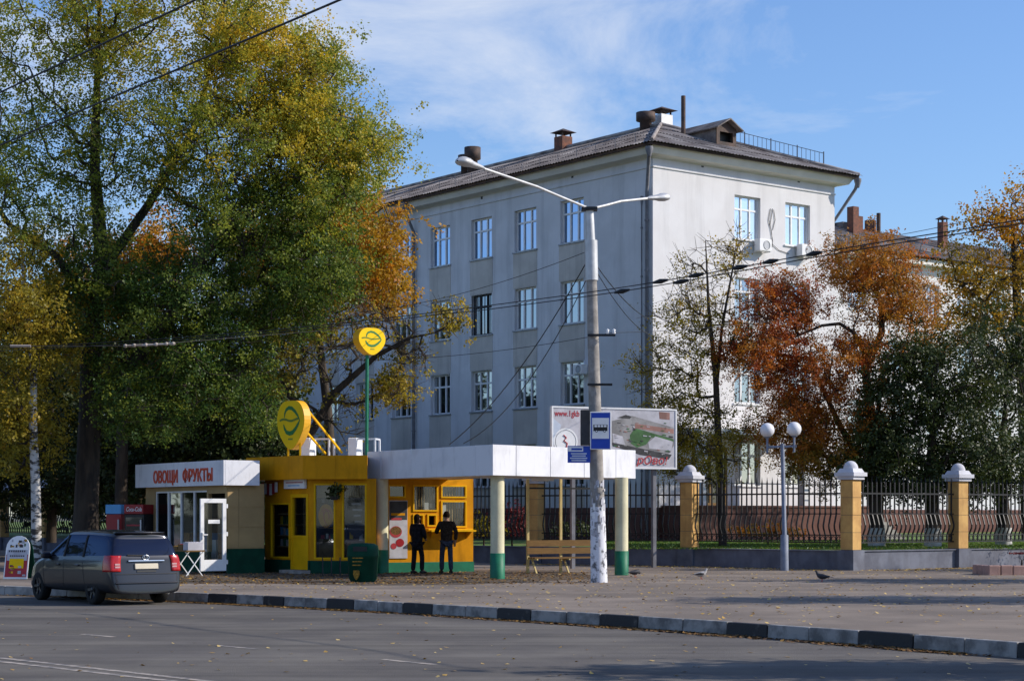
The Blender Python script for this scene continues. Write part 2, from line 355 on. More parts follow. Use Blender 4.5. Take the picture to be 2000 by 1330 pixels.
# the kerb: one stone per painted length seen in the photograph
kerb = thing('kerb', None, None, (KL.x, KL.y, 0)); kerb['kind'] = 'structure'
bounds = [(60, 0), (130, 0), (200, 0), (270, 0), (340, 0), (405, 1), (460, 0), (513, 1), (553, 0), (596, 0), (637, 1), (690, 0), (737, 0), (785, 1), (843, 0), (908, 0), (970, 1), (1036, 0), (1105, 0), (1170, 1), (1245, 0),
          (1332, 0), (1418, 1), (1497, 0), (1578, 0), (1675, 1), (1782, 0), (1882, 0), (1985, 1), (2090, 0), (2190, 0), (2290, 1), (2400, 0), (2500, None)]
for (a, k), (b, _) in zip(bounds[:-1], bounds[1:]):
    p, q = kerb_at(a), kerb_at(b); d = (q - p).normalized(); n = Vector((-d.y, d.x, 0))
    g = 0.006; p = p + d * g; q = q - d * g; h = 0.012 + random.uniform(-0.006, 0.006); o = random.uniform(-0.008, 0.008)
    s = MB(); s.hexa([p + n * o + Vector((0, 0, ROAD_Z - 0.05)), q + n * o + Vector((0, 0, ROAD_Z - 0.05)), q + n * 0.16 + Vector((0, 0, ROAD_Z - 0.05)), p + n * 0.16 + Vector((0, 0, ROAD_Z - 0.05)),
                      p + n * (o + 0.02) + Vector((0, 0, h)), q + n * (o + 0.02) + Vector((0, 0, h)), q + n * 0.16 + Vector((0, 0, h)), p + n * 0.16 + Vector((0, 0, h))])
    bevel(s.build('kerb_stone', M['paint_black'] if k else (M['kerb_concrete'] if a < 330 else M['paint_white']), kerb), 0.015, 2)
for i in range(14):
    d = Vector((-0.79, 0.61, 0)); p = kerb_at(60) + d * (i + 0.006); q = p + d * 0.985; n = Vector((0.61, 0.79, 0))
    s = MB(); s.hexa([p + Vector((0, 0, -.25)), q + Vector((0, 0, -.25)), q + n * .16 + Vector((0, 0, -.25)), p + n * .16 + Vector((0, 0, -.25)), p + n * .02 + Vector((0, 0, .012)), q + n * .02 + Vector((0, 0, .012)), q + n * .16 + Vector((0, 0, .012)), p + n * .16 + Vector((0, 0, .012))])
    bevel(s.build('kerb_stone', M['kerb_concrete'], kerb), 0.015, 2)
# painted markings: dashes and a double line, parallel to the carriageway
def marking(a, b, w):
    a = G(*a, ROAD_Z + 0.004); b = G(*b, ROAD_Z + 0.004); d = (b - a).normalized(); n = Vector((-d.y, d.x, 0)) * w / 2
    tag(MB().add([a - n, b - n, b + n, a + n], [(0, 1, 2, 3)]).build('road_marking', M['road_paint']), kind='structure')
for a, b in (((160, 1237.5), (222, 1243)), ((424, 1259.5), (501, 1266.5)), ((749, 1287), (852, 1297))): marking(a, b, 0.11)
a0, b0 = G(-300, 1251, ROAD_Z), G(400, 1329, ROAD_Z); dd = (b0 - a0).normalized(); nn = Vector((-dd.y, dd.x, 0))
for off in (0.0, -0.3):
    p = a0 + nn * off - dd * 30; q = b0 + nn * off + dd * 14; w = nn * 0.06
    tag(MB().add([(p - w).to_tuple()[:2] + (ROAD_Z + .004,), (q - w).to_tuple()[:2] + (ROAD_Z + .004,), (q + w).to_tuple()[:2] + (ROAD_Z + .004,), (p + w).to_tuple()[:2] + (ROAD_Z + .004,)], [(0, 1, 2, 3)]).build('road_marking', M['road_paint']), kind='structure')
# bare leaf-strewn earth in front of the kiosks
e = [G(300, 1128), G(350, 1139), G(520, 1139), G(700, 1143), G(880, 1142), G(1010, 1137), G(1180, 1128), G(1100, 1114), G(760, 1112), G(430, 1112)]
sheet('earth', e, M['earth'], 0.004)
# low platform slab under the bus shelter
# fence line on the ground (pillar centres), left to right
FD = Vector((-0.7071, 0.7071, 0)); K0 = Vector((0.84, 64.0, 0))
pill = [K0 + FD * t for t in (40.3, 36.2, 32.2, 28.1, 24.3, 18.3, 12.2, 6.1)] + [K0, Vector((5.9, 61.2, 0)), Vector((10.42, 56.7, 0)), Vector((14.4, 59.5, 0)), Vector((18.3, 62.3, 0)), Vector((23.0, 65.6, 0))]
fl = [pill[0] + FD * 60] + pill + [pill[-1] + Vector((40, 28, 0))]
mb = MB(); vs = []
for p in fl: vs += [(p.x, p.y + 0.1, 0.5), (p.x * 1.0, p.y + 8, 0.62), (p.x, p.y + 190, 0.75)]
n = len(fl)
mb.add(vs, [(3 * i + k, 3 * i + 3 + k, 3 * i + 4 + k, 3 * i + 1 + k) for i in range(n - 1) for k in (0, 1)])
tag(mb.build('lawn', M['lawn']), kind='structure')

# ------------------------------------------------------------------ the four storey building
BA = R(38); dR = Vector((math.cos(BA), math.sin(BA), 0)); dL = Vector((-math.sin(BA), math.cos(BA), 0)); C0 = Vector((5.77, 75.5, 0))
BL, BW, EZ = 36.0, 10.94, 16.75
bld = thing('office_building', 'white four storey building with grey slate hip roof and street corner', 'building', C0)
def loc(x, y, z=0.0): return C0 + dR * x + dL * y + Vector((0, 0, z))
FR = Face(loc(0, 0), loc(BW, 0)); FL = Face(loc(0, BL), loc(0, 0))
SILL = [2.95, 6.45, 9.95, 13.45]; WW, WH = 1.56, 1.86
wl = [BL - (5.17 + 3.24 * k) for k in range(10) if 5.17 + 3.24 * k < BL - 1]
wr = [5.47, 8.57]
ops_l = [(u - WW / 2, u + WW / 2, z, z + WH) for u in wl for z in SILL]
ops_r = [(u - WW / 2, u + WW / 2, z, z + WH) for u in wr for z in SILL]
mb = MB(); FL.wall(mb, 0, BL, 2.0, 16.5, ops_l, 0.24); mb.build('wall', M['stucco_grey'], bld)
mb = MB(); FR.wall(mb, 0, BW, 2.0, 16.5, ops_r, 0.24)
Fb = Face(loc(BW, 0), loc(BW, BL)); Fb.quad(mb, 0, BL, 0.3, 16.5, 0)
mb.build('wall', M['stucco'], bld)
mb = MB(); FL.box(mb, -0.1, BL + 0.1, 0.2, 2.0, -0.5, 0.1); FR.box(mb, 0.1, BW + 0.1, 0.2, 2.0, -0.5, 0.097); mb.build('plinth', M['plinth_red'], bld)
mb = MB()                                                        # dark rooms behind the glass
FL.quad(mb, 0, BL, 0.5, 16.3, -1.2); FR.quad(mb, 1.2, BW, 0.5, 16.3, -1.2); mb.build('room_wall', M['interior'], bld)
# string course and cornice
mb = MB()
for Fc, w in ((FL, BL), (FR, BW)):
    e0 = 0.0 if Fc is FR else 0
    Fc.box(mb, -0.02, w + 0.02, 15.93, 16.0, 0.0, 0.05)
mb.build('string_course', M['stucco_grey'], bld)
mb = MB(); x0, x1, y0, y1 = -0.62, BW + 0.62, -0.62, BL
def ring(mb, o0, o1, z0, z1):
    a = [loc(-o0, BL, 0), loc(-o0, -o0, 0), loc(BW + o0, -o0, 0), loc(BW + o0, BL, 0)]
    b = [loc(-o1, BL, 0), loc(-o1, -o1, 0), loc(BW + o1, -o1, 0), loc(BW + o1, BL, 0)]
    v = [p + Vector((0, 0, z0)) for p in a] + [p + Vector((0, 0, z1)) for p in b]
    mb.add(v, [(i, i + 1, i + 5, i + 4) for i in range(3)])
for o0, o1, z0, z1 in ((0.0, 0.12, 16.3, 16.36), (0.12, 0.45, 16.36, 16.4), (0.45, 0.6, 16.4, 16.66), (0.6, 0.62, 16.66, 16.7)): ring(mb, o0, o1, z0, z1)
mb.build('cornice', M['cornice'], bld)
mb = MB(); pa = [loc(-0.74, BL, 16.7), loc(-0.74, -0.74, 16.7), loc(BW + 0.74, -0.74, 16.7), loc(BW + 0.74, BL, 16.7)]
mb.tube(pa, 0.055, 6); mb.build('gutter', M['rusty'], bld)
# spandrel panels under the windows of the street side
for u in wl:
    for z0, z1 in ((2.05, SILL[0] - .08), (SILL[0] + WH + .03, SILL[1] - .08), (SILL[1] + WH + .03, SILL[2] - .08), (SILL[2] + WH + .03, SILL[3] - .08)):
        s = MB(); FL.box(s, u - WW / 2 - 0.08, u + WW / 2 + 0.06, z0, z1, 0.0, 0.018); s.build('spandrel_panel', M['spandrel'], bld)
# windows
bw = 0.055
def win_frame_mesh(w, h, tr=0.31, boxy=0.07):
    s = MB(); y0, y1 = 0.15, 0.22; h2 = h * (1 - tr)
    def b(x0, x1, z0, z1, a=0.0): s.box(x0, x1, y0 - a, y1, z0, z1)
    b(-w / 2, w / 2, 0, boxy); b(-w / 2, w / 2, h - boxy, h); b(-w / 2, -w / 2 + boxy, boxy, h - boxy); b(w / 2 - boxy, w / 2, boxy, h - boxy)
    for x in (-w / 6, w / 6): b(x - 0.04, x + 0.04, boxy, h - boxy, 0.012)
    b(-w / 2 + boxy, w / 2 - boxy, h2 - 0.04, h2 + 0.04, 0.006)
    return s.mesh('window')
def pane_mesh(w, z0, z1): return MB().add([(-w / 2, 0.185, z0), (w / 2, 0.185, z0), (w / 2, 0.185, z1), (-w / 2, 0.185, z1)], [(0, 1, 2, 3)])
WFM = win_frame_mesh(WW, WH); WFM.materials.append(M['white_frame']); WFD = win_frame_mesh(WW, WH); WFD.materials.append(M['dark_frame'])
pw = WW / 3 - 0.06; zh = WH * 0.69
PM = {}
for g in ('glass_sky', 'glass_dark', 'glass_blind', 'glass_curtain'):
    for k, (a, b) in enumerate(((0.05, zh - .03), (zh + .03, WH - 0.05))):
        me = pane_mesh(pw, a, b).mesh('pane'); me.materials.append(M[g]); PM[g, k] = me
SLM = MB().box(-WW / 2 - 0.09, WW / 2 + 0.09, -0.07, 0.2, -0.06, 0.0).mesh('sill'); SLM.materials.append(M['zinc'])
SLW = SLM.copy(); SLW.materials.clear(); SLW.materials.append(M['white_frame'])
def window(face, u, z, g, root, frame=WFM, sill=SLM):
    a = math.atan2(face.t.y, face.t.x)
    o = put('window', frame, None, root, face.p(u, z) - root.location, (0, 0, a))
    cur = random.random() < .4
    for k in (0, 1):
        for x in (-WW / 3 + 0.01, 0, WW / 3 - 0.01):
            gg = 'glass_curtain' if (g == 'glass_dark' and (random.random() < .13 or (cur and x < 0))) else g
            put('pane', PM[gg, k], None, o, (x, 0, 0), (random.uniform(-.004, .004), 0, random.uniform(-.006, .006)))
    put('sill', sill, None, o)
    return o
for k, u in enumerate(wl):
    for j, z in enumerate(SILL):
        dark = (k == 2 and j == 2)
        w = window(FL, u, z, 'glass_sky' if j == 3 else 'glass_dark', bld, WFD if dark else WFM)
        if dark: w['label'] = 'window with dark frame and bars'
for u in wr:
    for j, z in enumerate(SILL): window(FR, u, z, 'glass_blind' if j == 3 else 'glass_dark', bld, WFM, SLW)
# the barred window's curtains and grille
u, z = wl[2], SILL[2]; mb = MB()
for k in range(7): FL.box(mb, u - 0.66 + k * 0.22 - .012, u - 0.66 + k * 0.22 + .012, z, z + WH, 0.0, 0.02)
mb.build('grille', M['dark_frame'], bld)
# attic slots
def slot(face, px, py):
    u, z = face.uz(px, py); s = MB(); face.box(s, u - 0.07, u + 0.07, z - 0.2, z + 0.2, -0.05, 0.006); s.build('attic_vent', M['dark_frame'], bld)
for px, py in ((1372, 318), (1560, 348)): slot(FR, px, py)
for px, py in ((1118, 339), (941, 381), (783, 419)): slot(FL, px, py)
# roof: corrugated slate sheets laid in rows, trimmed at the hips
SLOPE = 0.394; OV = 0.78; RX = BW / 2
def slates(parent, origin, ax, ay, run, length, trims, rise, mats, wd=1.12, rows=4, eave_z=EZ, smin=-OV):
    """ax along the eave, ay up the slope (plan); trims are (point, normal) planes that keep the side the normal points away from"""
    sl_len = run / rows
    for r in range(rows):
        c = 0; x = smin
        while x < length:
            s = MB(); jit = random.uniform(-0.012, 0.012); lift = 0.03 + random.uniform(0, 0.012)
            vs = []
            for q, (t, e) in enumerate(((r * sl_len - 0.1, 0.035), ((r + 1) * sl_len, 0.0))):
                for k in range(13):
                    xx = x + wd * k / 12 + jit * q; w = 0.024 * (1 if k % 2 else -1)
                    vs.append(origin + ax * xx + ay * t + Vector((0, 0, eave_z + t * rise + w + e + lift)))
            s.add(vs, [(k, k + 1, 14 + k, 13 + k) for k in range(12)])
            bm = bmesh.new(); bv = [bm.verts.new(v) for v in s.v]
            for f in s.f: bm.faces.new([bv[i] for i in f])
            for co, no in trims:
                bmesh.ops.bisect_plane(bm, geom=bm.verts[:] + bm.edges[:] + bm.faces[:], plane_co=co, plane_no=no, clear_outer=True)
            if len(bm.faces):
                me = bpy.data.meshes.new('slate_sheet'); bm.transform(rootmat(parent).inverted()); bm.to_mesh(me)
                put('slate_sheet', me, random.choice(mats), parent)
            bm.free(); x += wd - 0.06; c += 1
roof = None
mb = MB(); A, B, Cc, D = loc(-OV, -OV, EZ), loc(BW + OV, -OV, EZ), loc(BW + OV, BL, EZ), loc(-OV, BL, EZ)
rz = EZ + SLOPE * (RX + OV); a1, a2 = loc(RX, RX, rz), loc(RX, BL, rz)
mb.add([A, B, Cc, D, a1, a2], [(0, 1, 4), (1, 2, 5, 4), (3, 0, 4, 5), (2, 3, 5)]); mb.add([A, B, Cc, D], [(0, 3, 2, 1)])
roof = mb.build('roof', M['roof_board'], bld)
hipn = (dR - dL).normalized()
slates(roof, loc(-OV, 0), dL, dR, RX + OV, BL, [(loc(0, 0), hipn)], SLOPE, [M['slate'], M['slate'], M['slate_pale']], smin=-OV)
slates(roof, loc(0, -OV), dR, dL, RX + OV, BW + OV, [(loc(0, 0), -hipn), (loc(BW, 0), (dR + dL).normalized())], SLOPE, [M['slate'], M['slate_pale'], M['slate_pale']], smin=-OV)
mb = MB(); mb.tube([A + Vector((0, 0, .08)), a1 + Vector((0, 0, .1)), a2 + Vector((0, 0, .1))], 0.09, 6); mb.tube([B + Vector((0, 0, .08)), a1 + Vector((0, 0, .1))], 0.09, 6)
mb.build('ridge_cap', M['slate_pale'], roof)
# things on the ridge, found along the ridge line
RG = Face(loc(RX, BL), loc(RX, RX))
def ridge(px): return RG.p(RG.u(px), rz)
def round_vent(c, r, h, par):
    s = MB(); s.lathe([(r * .62, -1.2), (r * .62, h * .45), (r, h * .5), (r, h), (r * .9, h), (r * .9, h * .6)], c, 14); s.build('roof_vent', M['rusty'], par)
p = ridge(929); round_vent(p - dR * .2, 0.42, 1.2, roof); round_vent(p + dL * .85, 0.4, .95, roof)
def chimney(c, w, d, h, m, par, cap=True, zb=-1.2):
    s = MB(); s.box(-w / 2, w / 2, -d / 2, d / 2, zb, h, Matrix.Translation(c) @ Matrix.Rotation(BA, 4, 'Z')); o = s.build('chimney', m, par)
    if cap:
        s = MB(); Mx = Matrix.Translation(c) @ Matrix.Rotation(BA, 4, 'Z')
        for sx in (-1, 1):
            for sy in (-1, 1): s.box(sx * w * .4 - .03, sx * w * .4 + .03, sy * d * .4 - .03, sy * d * .4 + .03, h, h + .22, Mx)
        k = 0.75; s.add([Mx @ Vector(v) for v in ((-w * k, -d * k, h + .2), (w * k, -d * k, h + .2), (w * k, d * k, h + .2), (-w * k, d * k, h + .2), (0, 0, h + .42))], [(3, 2, 1, 0), (0, 1, 4), (1, 2, 4), (2, 3, 4), (3, 0, 4)])
        s.build('chimney_cap', M['rusty'], par)
    return o
chimney(ridge(1100), 0.62, 0.62, 0.62, M['brick'], roof)
round_vent(a1 + dL * 0.9 - dR * 0.1, 0.44, 0.75, roof)
chimney(a1 + dR * 0.9 + dL * .9, 0.7, 0.7, 0.75, M['galv'], roof)
mb = MB(); q = loc(5.1, 3.6, EZ + SLOPE * 4.3); mb.tube([q - Vector((0, 0, .3)), q + Vector((0, 0, 1.75))], 0.1, 8); mb.build('flue_pipe', M['rusty'], roof)
# dormer on the hip end
dx, dy = 5.96, 1.8; zb = EZ + SLOPE * (dy + OV); w = 0.62
mb = MB(); hh = 0.95
prof = [(-w, 0), (w, 0), (w, hh - .15), (0, hh + .2), (-w, hh - .15)]
fr = [loc(dx + a, dy, zb + b) for a, b in prof]; bk = [loc(dx + a, dy + 3.4, zb + max(b, 0) + 0.0) for a, b in prof]
mb.add(fr + bk, [(2, 3, 8, 7), (3, 4, 9, 8), (1, 2, 7, 6), (4, 0, 5, 9)]); dm = mb.build('dormer', M['slate'], roof)
mb = MB(); Fd = Face(loc(dx - w, dy), loc(dx + w, dy)); Fd.frame(mb, 0.02, 2 * w - .02, zb, zb + hh - .12, 0.2, -0.05, 0.03)
mb.add([loc(dx - w, dy - .02, zb + hh - .15), loc(dx + w, dy - .02, zb + hh - .15), loc(dx, dy - .02, zb + hh + .17)], [(0, 1, 2)])
mb.build('dormer_front', M['rusty'], roof)
mb = MB(); Fd.quad(mb, .1, 2 * w - .1, zb, zb + hh - .2, -0.3); mb.build('dormer_opening', M['black_plastic'], roof)
mb = MB()
for sgn in (-1, 1): mb.bar(loc(dx, dy + 1.2, zb + hh + .24), loc(dx + sgn * (w + .18), dy + 1.2, zb + hh - .22), 3.0, 0.05, up=(0, 0, 1))
mb.build('dormer_roof', M['slate'], roof)
# railing along the far hip
mb = MB()
hp = [loc(x, BW - x, EZ + SLOPE * (BW - x + OV) + .08) for x in np.linspace(7.3, 10.6, 25)]
for k, q in enumerate(hp): mb.bar(q, q + Vector((0, 0, 0.62 if k % 6 == 0 else 0.55)), 0.045 if k % 6 == 0 else 0.02, 0.045 if k % 6 == 0 else 0.02)
for a in (0.55,): mb.bar(hp[0] + Vector((0, 0, a)), hp[-1] + Vector((0, 0, a)), 0.025, 0.025)
mb.build('roof_railing', M['pipe_grey'], roof)
mb = MB()                                                        # snow guard along the street eave
for k in range(28): q = loc(-OV + .35, 0.6 + k * 1.25, EZ + SLOPE * .35 + .05); mb.bar(q, q + Vector((0, 0, .42)), .02, .02)
mb.bar(loc(-OV + .35, 0.4, EZ + SLOPE * .35 + .45), loc(-OV + .35, BL, EZ + SLOPE * .35 + .45), .02, .02); mb.build('roof_railing', M['pipe_grey'], roof)
# rainwater pipes
def drain(pts, r=0.075, name='drainpipe'):
    s = MB(); s.tube(pts, r, 8)
    a, b = Vector(pts[-2]), Vector(pts[-1])
    for t in np.linspace(0.08, 0.95, 7): c = a.lerp(b, t); s.tube([c + Vector((0, 0, .04)), c - Vector((0, 0, .04))], r + .02, 8)
    s.lathe([(r, -.3), (r * 2.2, 0.0), (r * 2.2, .1)], pts[0], 8); s.build(name, M['pipe_grey'], bld)
u = FL.u(812); drain([FL.p(u, 16.55, .7), FL.p(u, 16.2, .62), FL.p(u, 15.3, .13), FL.p(u, .8, .13)])
u = FL.u(1268); drain([FL.p(BL + .55, 16.5, .7), FL.p(BL + .3, 16.1, .5), FL.p(u, 14.9, .13), FL.p(u, .8, .13)]); drain([FL.p(u - .35, 14.7, .1), FL.p(u - .35, 14.6, .1), FL.p(u - .35, .8, .1)], 0.03)
drain([loc(BW + .72, -.72, 16.55), loc(BW + .7, -.6, 16.2), loc(BW + .12, .25, 14.7), loc(BW + .12, .25, .8)])
# air conditioners
def ac(face, px, py, root, name='air_conditioner', s=.88):
    u, z = face.uz(px, py); b = MB(); face.box(b, u - .42 * s, u + .42 * s, z - .29 * s, z + .29 * s, 0.12, 0.45)
    face.box(b, u - .35 * s, u - .3 * s, z - .33 * s, z - .29 * s, 0, .45); face.box(b, u + .3 * s, u + .35 * s, z - .33 * s, z - .29 * s, 0, .45)
    o = bevel(b.build(name, M['white_frame'], root), .02, 2)
    rm = Matrix.Translation(face.p(u + .06, z, .452)) @ Matrix.Rotation(math.atan2(face.t.y, face.t.x), 4, 'Z') @ Matrix.Rotation(R(90), 4, 'X')
    b = MB(); b.lathe([(0.23 * s, 0), (0.23 * s, .012), (0.19 * s, .012), (.19 * s, -.02)], n=20); b.add([(.19 * s * math.cos(t), .19 * s * math.sin(t), .002) for t in np.linspace(0, 6.283, 21)[:-1]], [tuple(range(20))])
    b.v = [tuple(rm @ Vector(v)) for v in b.v]; b.build('fan_grille', M['zinc'], o); return o
ac(FR, 1481, 481, bld); ac(FR, 1563, 491, bld); ac(FL, 1143, 722, bld, s=.7)
mb = MB()
for pts in ([(1508, 408), (1503, 440), (1508, 470), (1507, 483), (1495, 489)], [(1504, 408), (1500, 430), (1506, 455), (1508, 478), (1520, 489), (1540, 496)], [(1510, 410), (1513, 430), (1508, 450)]):
    mb.tube([FR.p(*FR.uz(*q), 0.03) for q in pts], 0.013, 5)
mb.build('cable', M['wire'], bld)
# entrance porch on the lit end
pz = 5.2; mb = MB(); FR.box(mb, 0.6, 7.3, pz - .22, pz, 0, 2.2); mb.build('porch_canopy', M['cornice'], bld)
mb = MB()
for u in (0.9, 6.9): s = MB(); FR.box(s, u - .17, u + .17, 2.0, pz - .22, 1.75, 2.09); s.build('porch_column', M['stucco_grey'], bld)
mb = MB(); FR.box(mb, 0.4, 10.6, .3, 2.0, 0.1, 2.4); FR.box(mb, 0.35, 10.65, 2.0, 2.08, .1, 2.45); mb.build('porch_landing', M['plinth_red'], bld)
for k in range(9):
    s = MB(); FR.box(s, 10.65 + .28 * k, 10.93 + .28 * k, .4, 1.9 - .17 * k, .6, 2.4); s.build('porch_step', M['concrete'], bld)
mb = MB(); FR.frame(mb, 2.2, 4.2, 2.08, 4.5, .12, 0.002, .06); FR.box(mb, 3.16, 3.24, 2.2, 4.4, .002, .06); d = mb.build('entrance_door', M['bench_wood'], bld)
mb = MB(); FR.quad(mb, 2.3, 4.1, 2.2, 4.4, .02); mb.build('door_glass', M['glass_dark'], d)
mb = MB()
for a, b in (((0.5, 2.08), (0.5, 3.0)), ((10.5, 2.08), (10.5, 3.0)), ((7.4, 2.08), (7.4, 3.0))): mb.bar(FR.p(a[0], a[1], 2.35), FR.p(b[0], b[1], 2.35), .04, .04)
mb.bar(FR.p(.5, 2.98, 2.35), FR.p(10.5, 2.98, 2.35), .05, .05); mb.bar(FR.p(.5, 2.55, 2.35), FR.p(10.5, 2.55, 2.35), .03, .03); mb.build('porch_railing', M['pipe_grey'], bld)

# ------------------------------------------------------------------ rear wing
WY = 14.9; WX1 = 62.0
wing = thing('building_wing', 'long white building wing with ribbed slate roof behind the red leaved tree', 'building', loc(BW, WY))
FW = Face(loc(BW + .02, WY), loc(WX1, WY))
ww = [2.2 + 3.24 * k for k in range(14) if 2.2 + 3.24 * k < WX1 - BW - 1.5]
mb = MB(); FW.wall(mb, 0, FW.len, 2.0, 16.5, [(u - WW / 2, u + WW / 2, z, z + WH) for u in ww for z in SILL], .24)
FW.box(mb, 0, FW.len, 15.93, 16.0, 0, .05); mb.build('wall', M['stucco'], wing)
mb = MB(); FW.box(mb, 0, FW.len, .2, 2.0, -.5, .08); mb.build('plinth', M['plinth_red'], wing)
mb = MB(); FW.quad(mb, 0, FW.len, .5, 16.3, -1.2); mb.build('room_wall', M['interior'], wing)
mb = MB(); FW.box(mb, 0, FW.len, 16.36, 16.68, 0, .6); mb.build('cornice', M['cornice'], wing)
for u in ww:
    for z in SILL: window(FW, u, z, 'glass_dark', wing, WFM, SLW)
mb = MB(); a, b = loc(BW + .05, WY - OV, EZ), loc(WX1, WY - OV, EZ); c, d = loc(WX1, WY + RX, rz), loc(BW + .05, WY + RX, rz); e_, f_ = loc(WX1, WY + BW + OV, EZ), loc(BW + .05, WY + BW + OV, EZ)
mb.add([a, b, c, d, e_, f_], [(0, 1, 2, 3), (3, 2, 4, 5), (0, 5, 4, 1), (1, 4, 2), (0, 3, 5)]); wroof = mb.build('roof', M['roof_board'], wing)
slates(wroof, loc(BW + .05, WY - OV), dR, dL, RX + OV, WX1 - BW - .6, [], SLOPE, [M['slate'], M['slate'], M['slate_pale']], smin=0.0)
WG = Face(loc(BW, WY + RX), loc(WX1, WY + RX))
def wridge(px, back=0.0):
    f = Face(loc(BW, WY + RX - back), loc(WX1, WY + RX - back)); return f.p(f.u(px), rz - back * SLOPE)
chimney(wridge(1666, 1.6), .5, .5, 1.6, M['brick'], wroof, False); chimney(wridge(1675, 1.2), .42, .5, 1.0, M['brick'], wroof, False)
chimney(wridge(1700), .5, .5, .7, M['brick'], wroof, False); chimney(wridge(1841, 3.0), .45, .45, 1.7, M['brick'], wroof)
mb = MB(); q = wridge(1716, .5); mb.tube([q - Vector((0, 0, .4)), q + Vector((0, 0, 1.3))], .13, 8); mb.build('flue_pipe', M['rusty'], wroof)
mb = MB(); q = wridge(1645, 0.2); mb.box(-.5, .5, -.5, .8, -.4, .3, Matrix.Translation(q) @ Matrix.Rotation(BA, 4, 'Z')); mb.build('dormer', M['slate'], wroof)
mb = MB()
for k in range(40): q = loc(BW + 1 + k * 1.25, WY - OV + .4, EZ + .2); mb.bar(q, q + Vector((0, 0, .55)), .02, .02)
mb.bar(loc(BW + 1, WY - OV + .4, EZ + .7), loc(WX1, WY - OV + .4, EZ + .7), .02, .02); mb.build('roof_railing', M['pipe_grey'], wroof)

# ------------------------------------------------------------------ fence: pillars, parapet, iron panels
def pillar_rot(i):
    d = (pill[min(i + 1, len(pill) - 1)] - pill[max(i - 1, 0)]) if i not in (10,) else (pill[10] - pill[9])
    if i > 10: d = pill[12] - pill[11]
    return math.atan2(d.y, d.x)
PW = 0.225
tile_me = MB().box(-PW, PW, -PW, PW, 0, 0.525).mesh('cladding_tile'); tile_me.materials.append(M['pillar_tile'])
core_me = MB().box(-PW + .012, PW - .012, -PW + .012, PW - .012, 0.0, 2.8).mesh('core'); core_me.materials.append(M['seam'])
cp = MB(); cp.box(-.36, .36, -.36, .36, 2.88, 3.0); cp.box(-.3, .3, -.3, .3, 2.78, 2.88)
cp.add([(-.3, -.3, 3.0), (.3, -.3, 3.0), (.3, .3, 3.0), (-.3, .3, 3.0), (-.24, -.24, 3.12), (.24, -.24, 3.12), (.24, .24, 3.12), (-.24, .24, 3.12)], [(0, 1, 5, 4), (1, 2, 6, 5), (2, 3, 7, 6), (3, 0, 4, 7), (4, 5, 6, 7)])
cp.lathe([(.23 * math.cos(a), 3.12 + .24 * math.sin(a)) for a in np.linspace(0, math.pi / 2, 8)], n=16)
cap_me = cp.mesh('cap'); cap_me.materials.append(M['pillar_cap'])
base_me = MB().box(-.3, .3, -.3, .3, -.05, 0.615).mesh('base'); base_me.materials.append(M['parapet_paint'])
plab = {8: 'ochre tiled fence pillar seen behind the shelter bench', 9: 'ochre tiled fence pillar with white domed cap beside the twin globe lamp', 10: 'ochre tiled fence pillar with white domed cap at the bend of the fence',
        11: 'ochre tiled fence pillar half hidden under the dark green tree', 12: 'ochre tiled fence pillar by the block flowerbed', 4: 'ochre tiled fence pillar behind the drinks fridges',
        3: 'ochre tiled fence pillar behind the big poplar trunk', 2: 'ochre tiled fence pillar behind the birch trunk', 1: 'ochre tiled fence pillar past the birch by the shaded panel'}
for i, p in enumerate(pill):
    if i not in plab: continue                                   # hidden or outside the picture
    lab = plab[i]
    o = thing('fence_pillar', lab, 'pillar', p, pillar_rot(i), 'pillars of the iron fence')
    put('core', core_me, None, o); put('base', base_me, None, o); put('cap', cap_me, None, o)
    for k in range(4): put('cladding_tile', tile_me, None, o, (random.uniform(-.003, .003), random.uniform(-.003, .003), 0.625 + k * 0.537))
# picket with a belly in its lower half, spear on top
def picket_mesh():
    s = MB(); w = 0.019
    path = [(0, .86), (0, 1.07), (-.04, 1.15), (-.10, 1.28), (-.11, 1.38), (-.05, 1.58), (0, 1.72), (0, 2.72)]
    for (y0, z0), (y1, z1) in zip(path[:-1], path[1:]): s.bar((0, y0, z0), (0, y1, z1), 2 * w, 2 * w)
    s.add([(-.028, 0, 2.72), (0, -.028, 2.72), (.028, 0, 2.72), (0, .028, 2.72), (0, 0, 2.92), (0, 0, 2.66)], [(0, 1, 4), (1, 2, 4), (2, 3, 4), (3, 0, 4), (1, 0, 5), (2, 1, 5), (3, 2, 5), (0, 3, 5)])
    s.lathe([(.03, 1.70), (.03, 1.78)], n=5, sm=False)
    return s.mesh('picket')
pk = picket_mesh(); pk.materials.append(M['black_iron'])
rg = MB(); rg.tube([(.075 * math.cos(a), 0, .955 + .075 * math.sin(a)) for a in np.linspace(0, 2 * math.pi, 11)], 0.013, 4, cap=False, sm=False); ring_me = rg.mesh('ring'); ring_me.materials.append(M['black_iron'])
par_labels = {8: 'low blue grey parapet wall under the fence behind the shelter', 9: 'low blue grey parapet wall behind the twin globe lamp', 10: 'low blue grey parapet wall under the dark green tree', 11: 'low blue grey parapet wall behind the block flowerbed', 12: 'low blue grey parapet wall beyond the block flowerbed', 1: 'low blue grey parapet wall past the birch trunk', 2: 'low blue grey parapet wall between poplar and birch trunks', 3: 'low blue grey parapet wall behind the drinks fridges', 7: 'low blue grey parapet wall between order kiosk and shelter bench'}
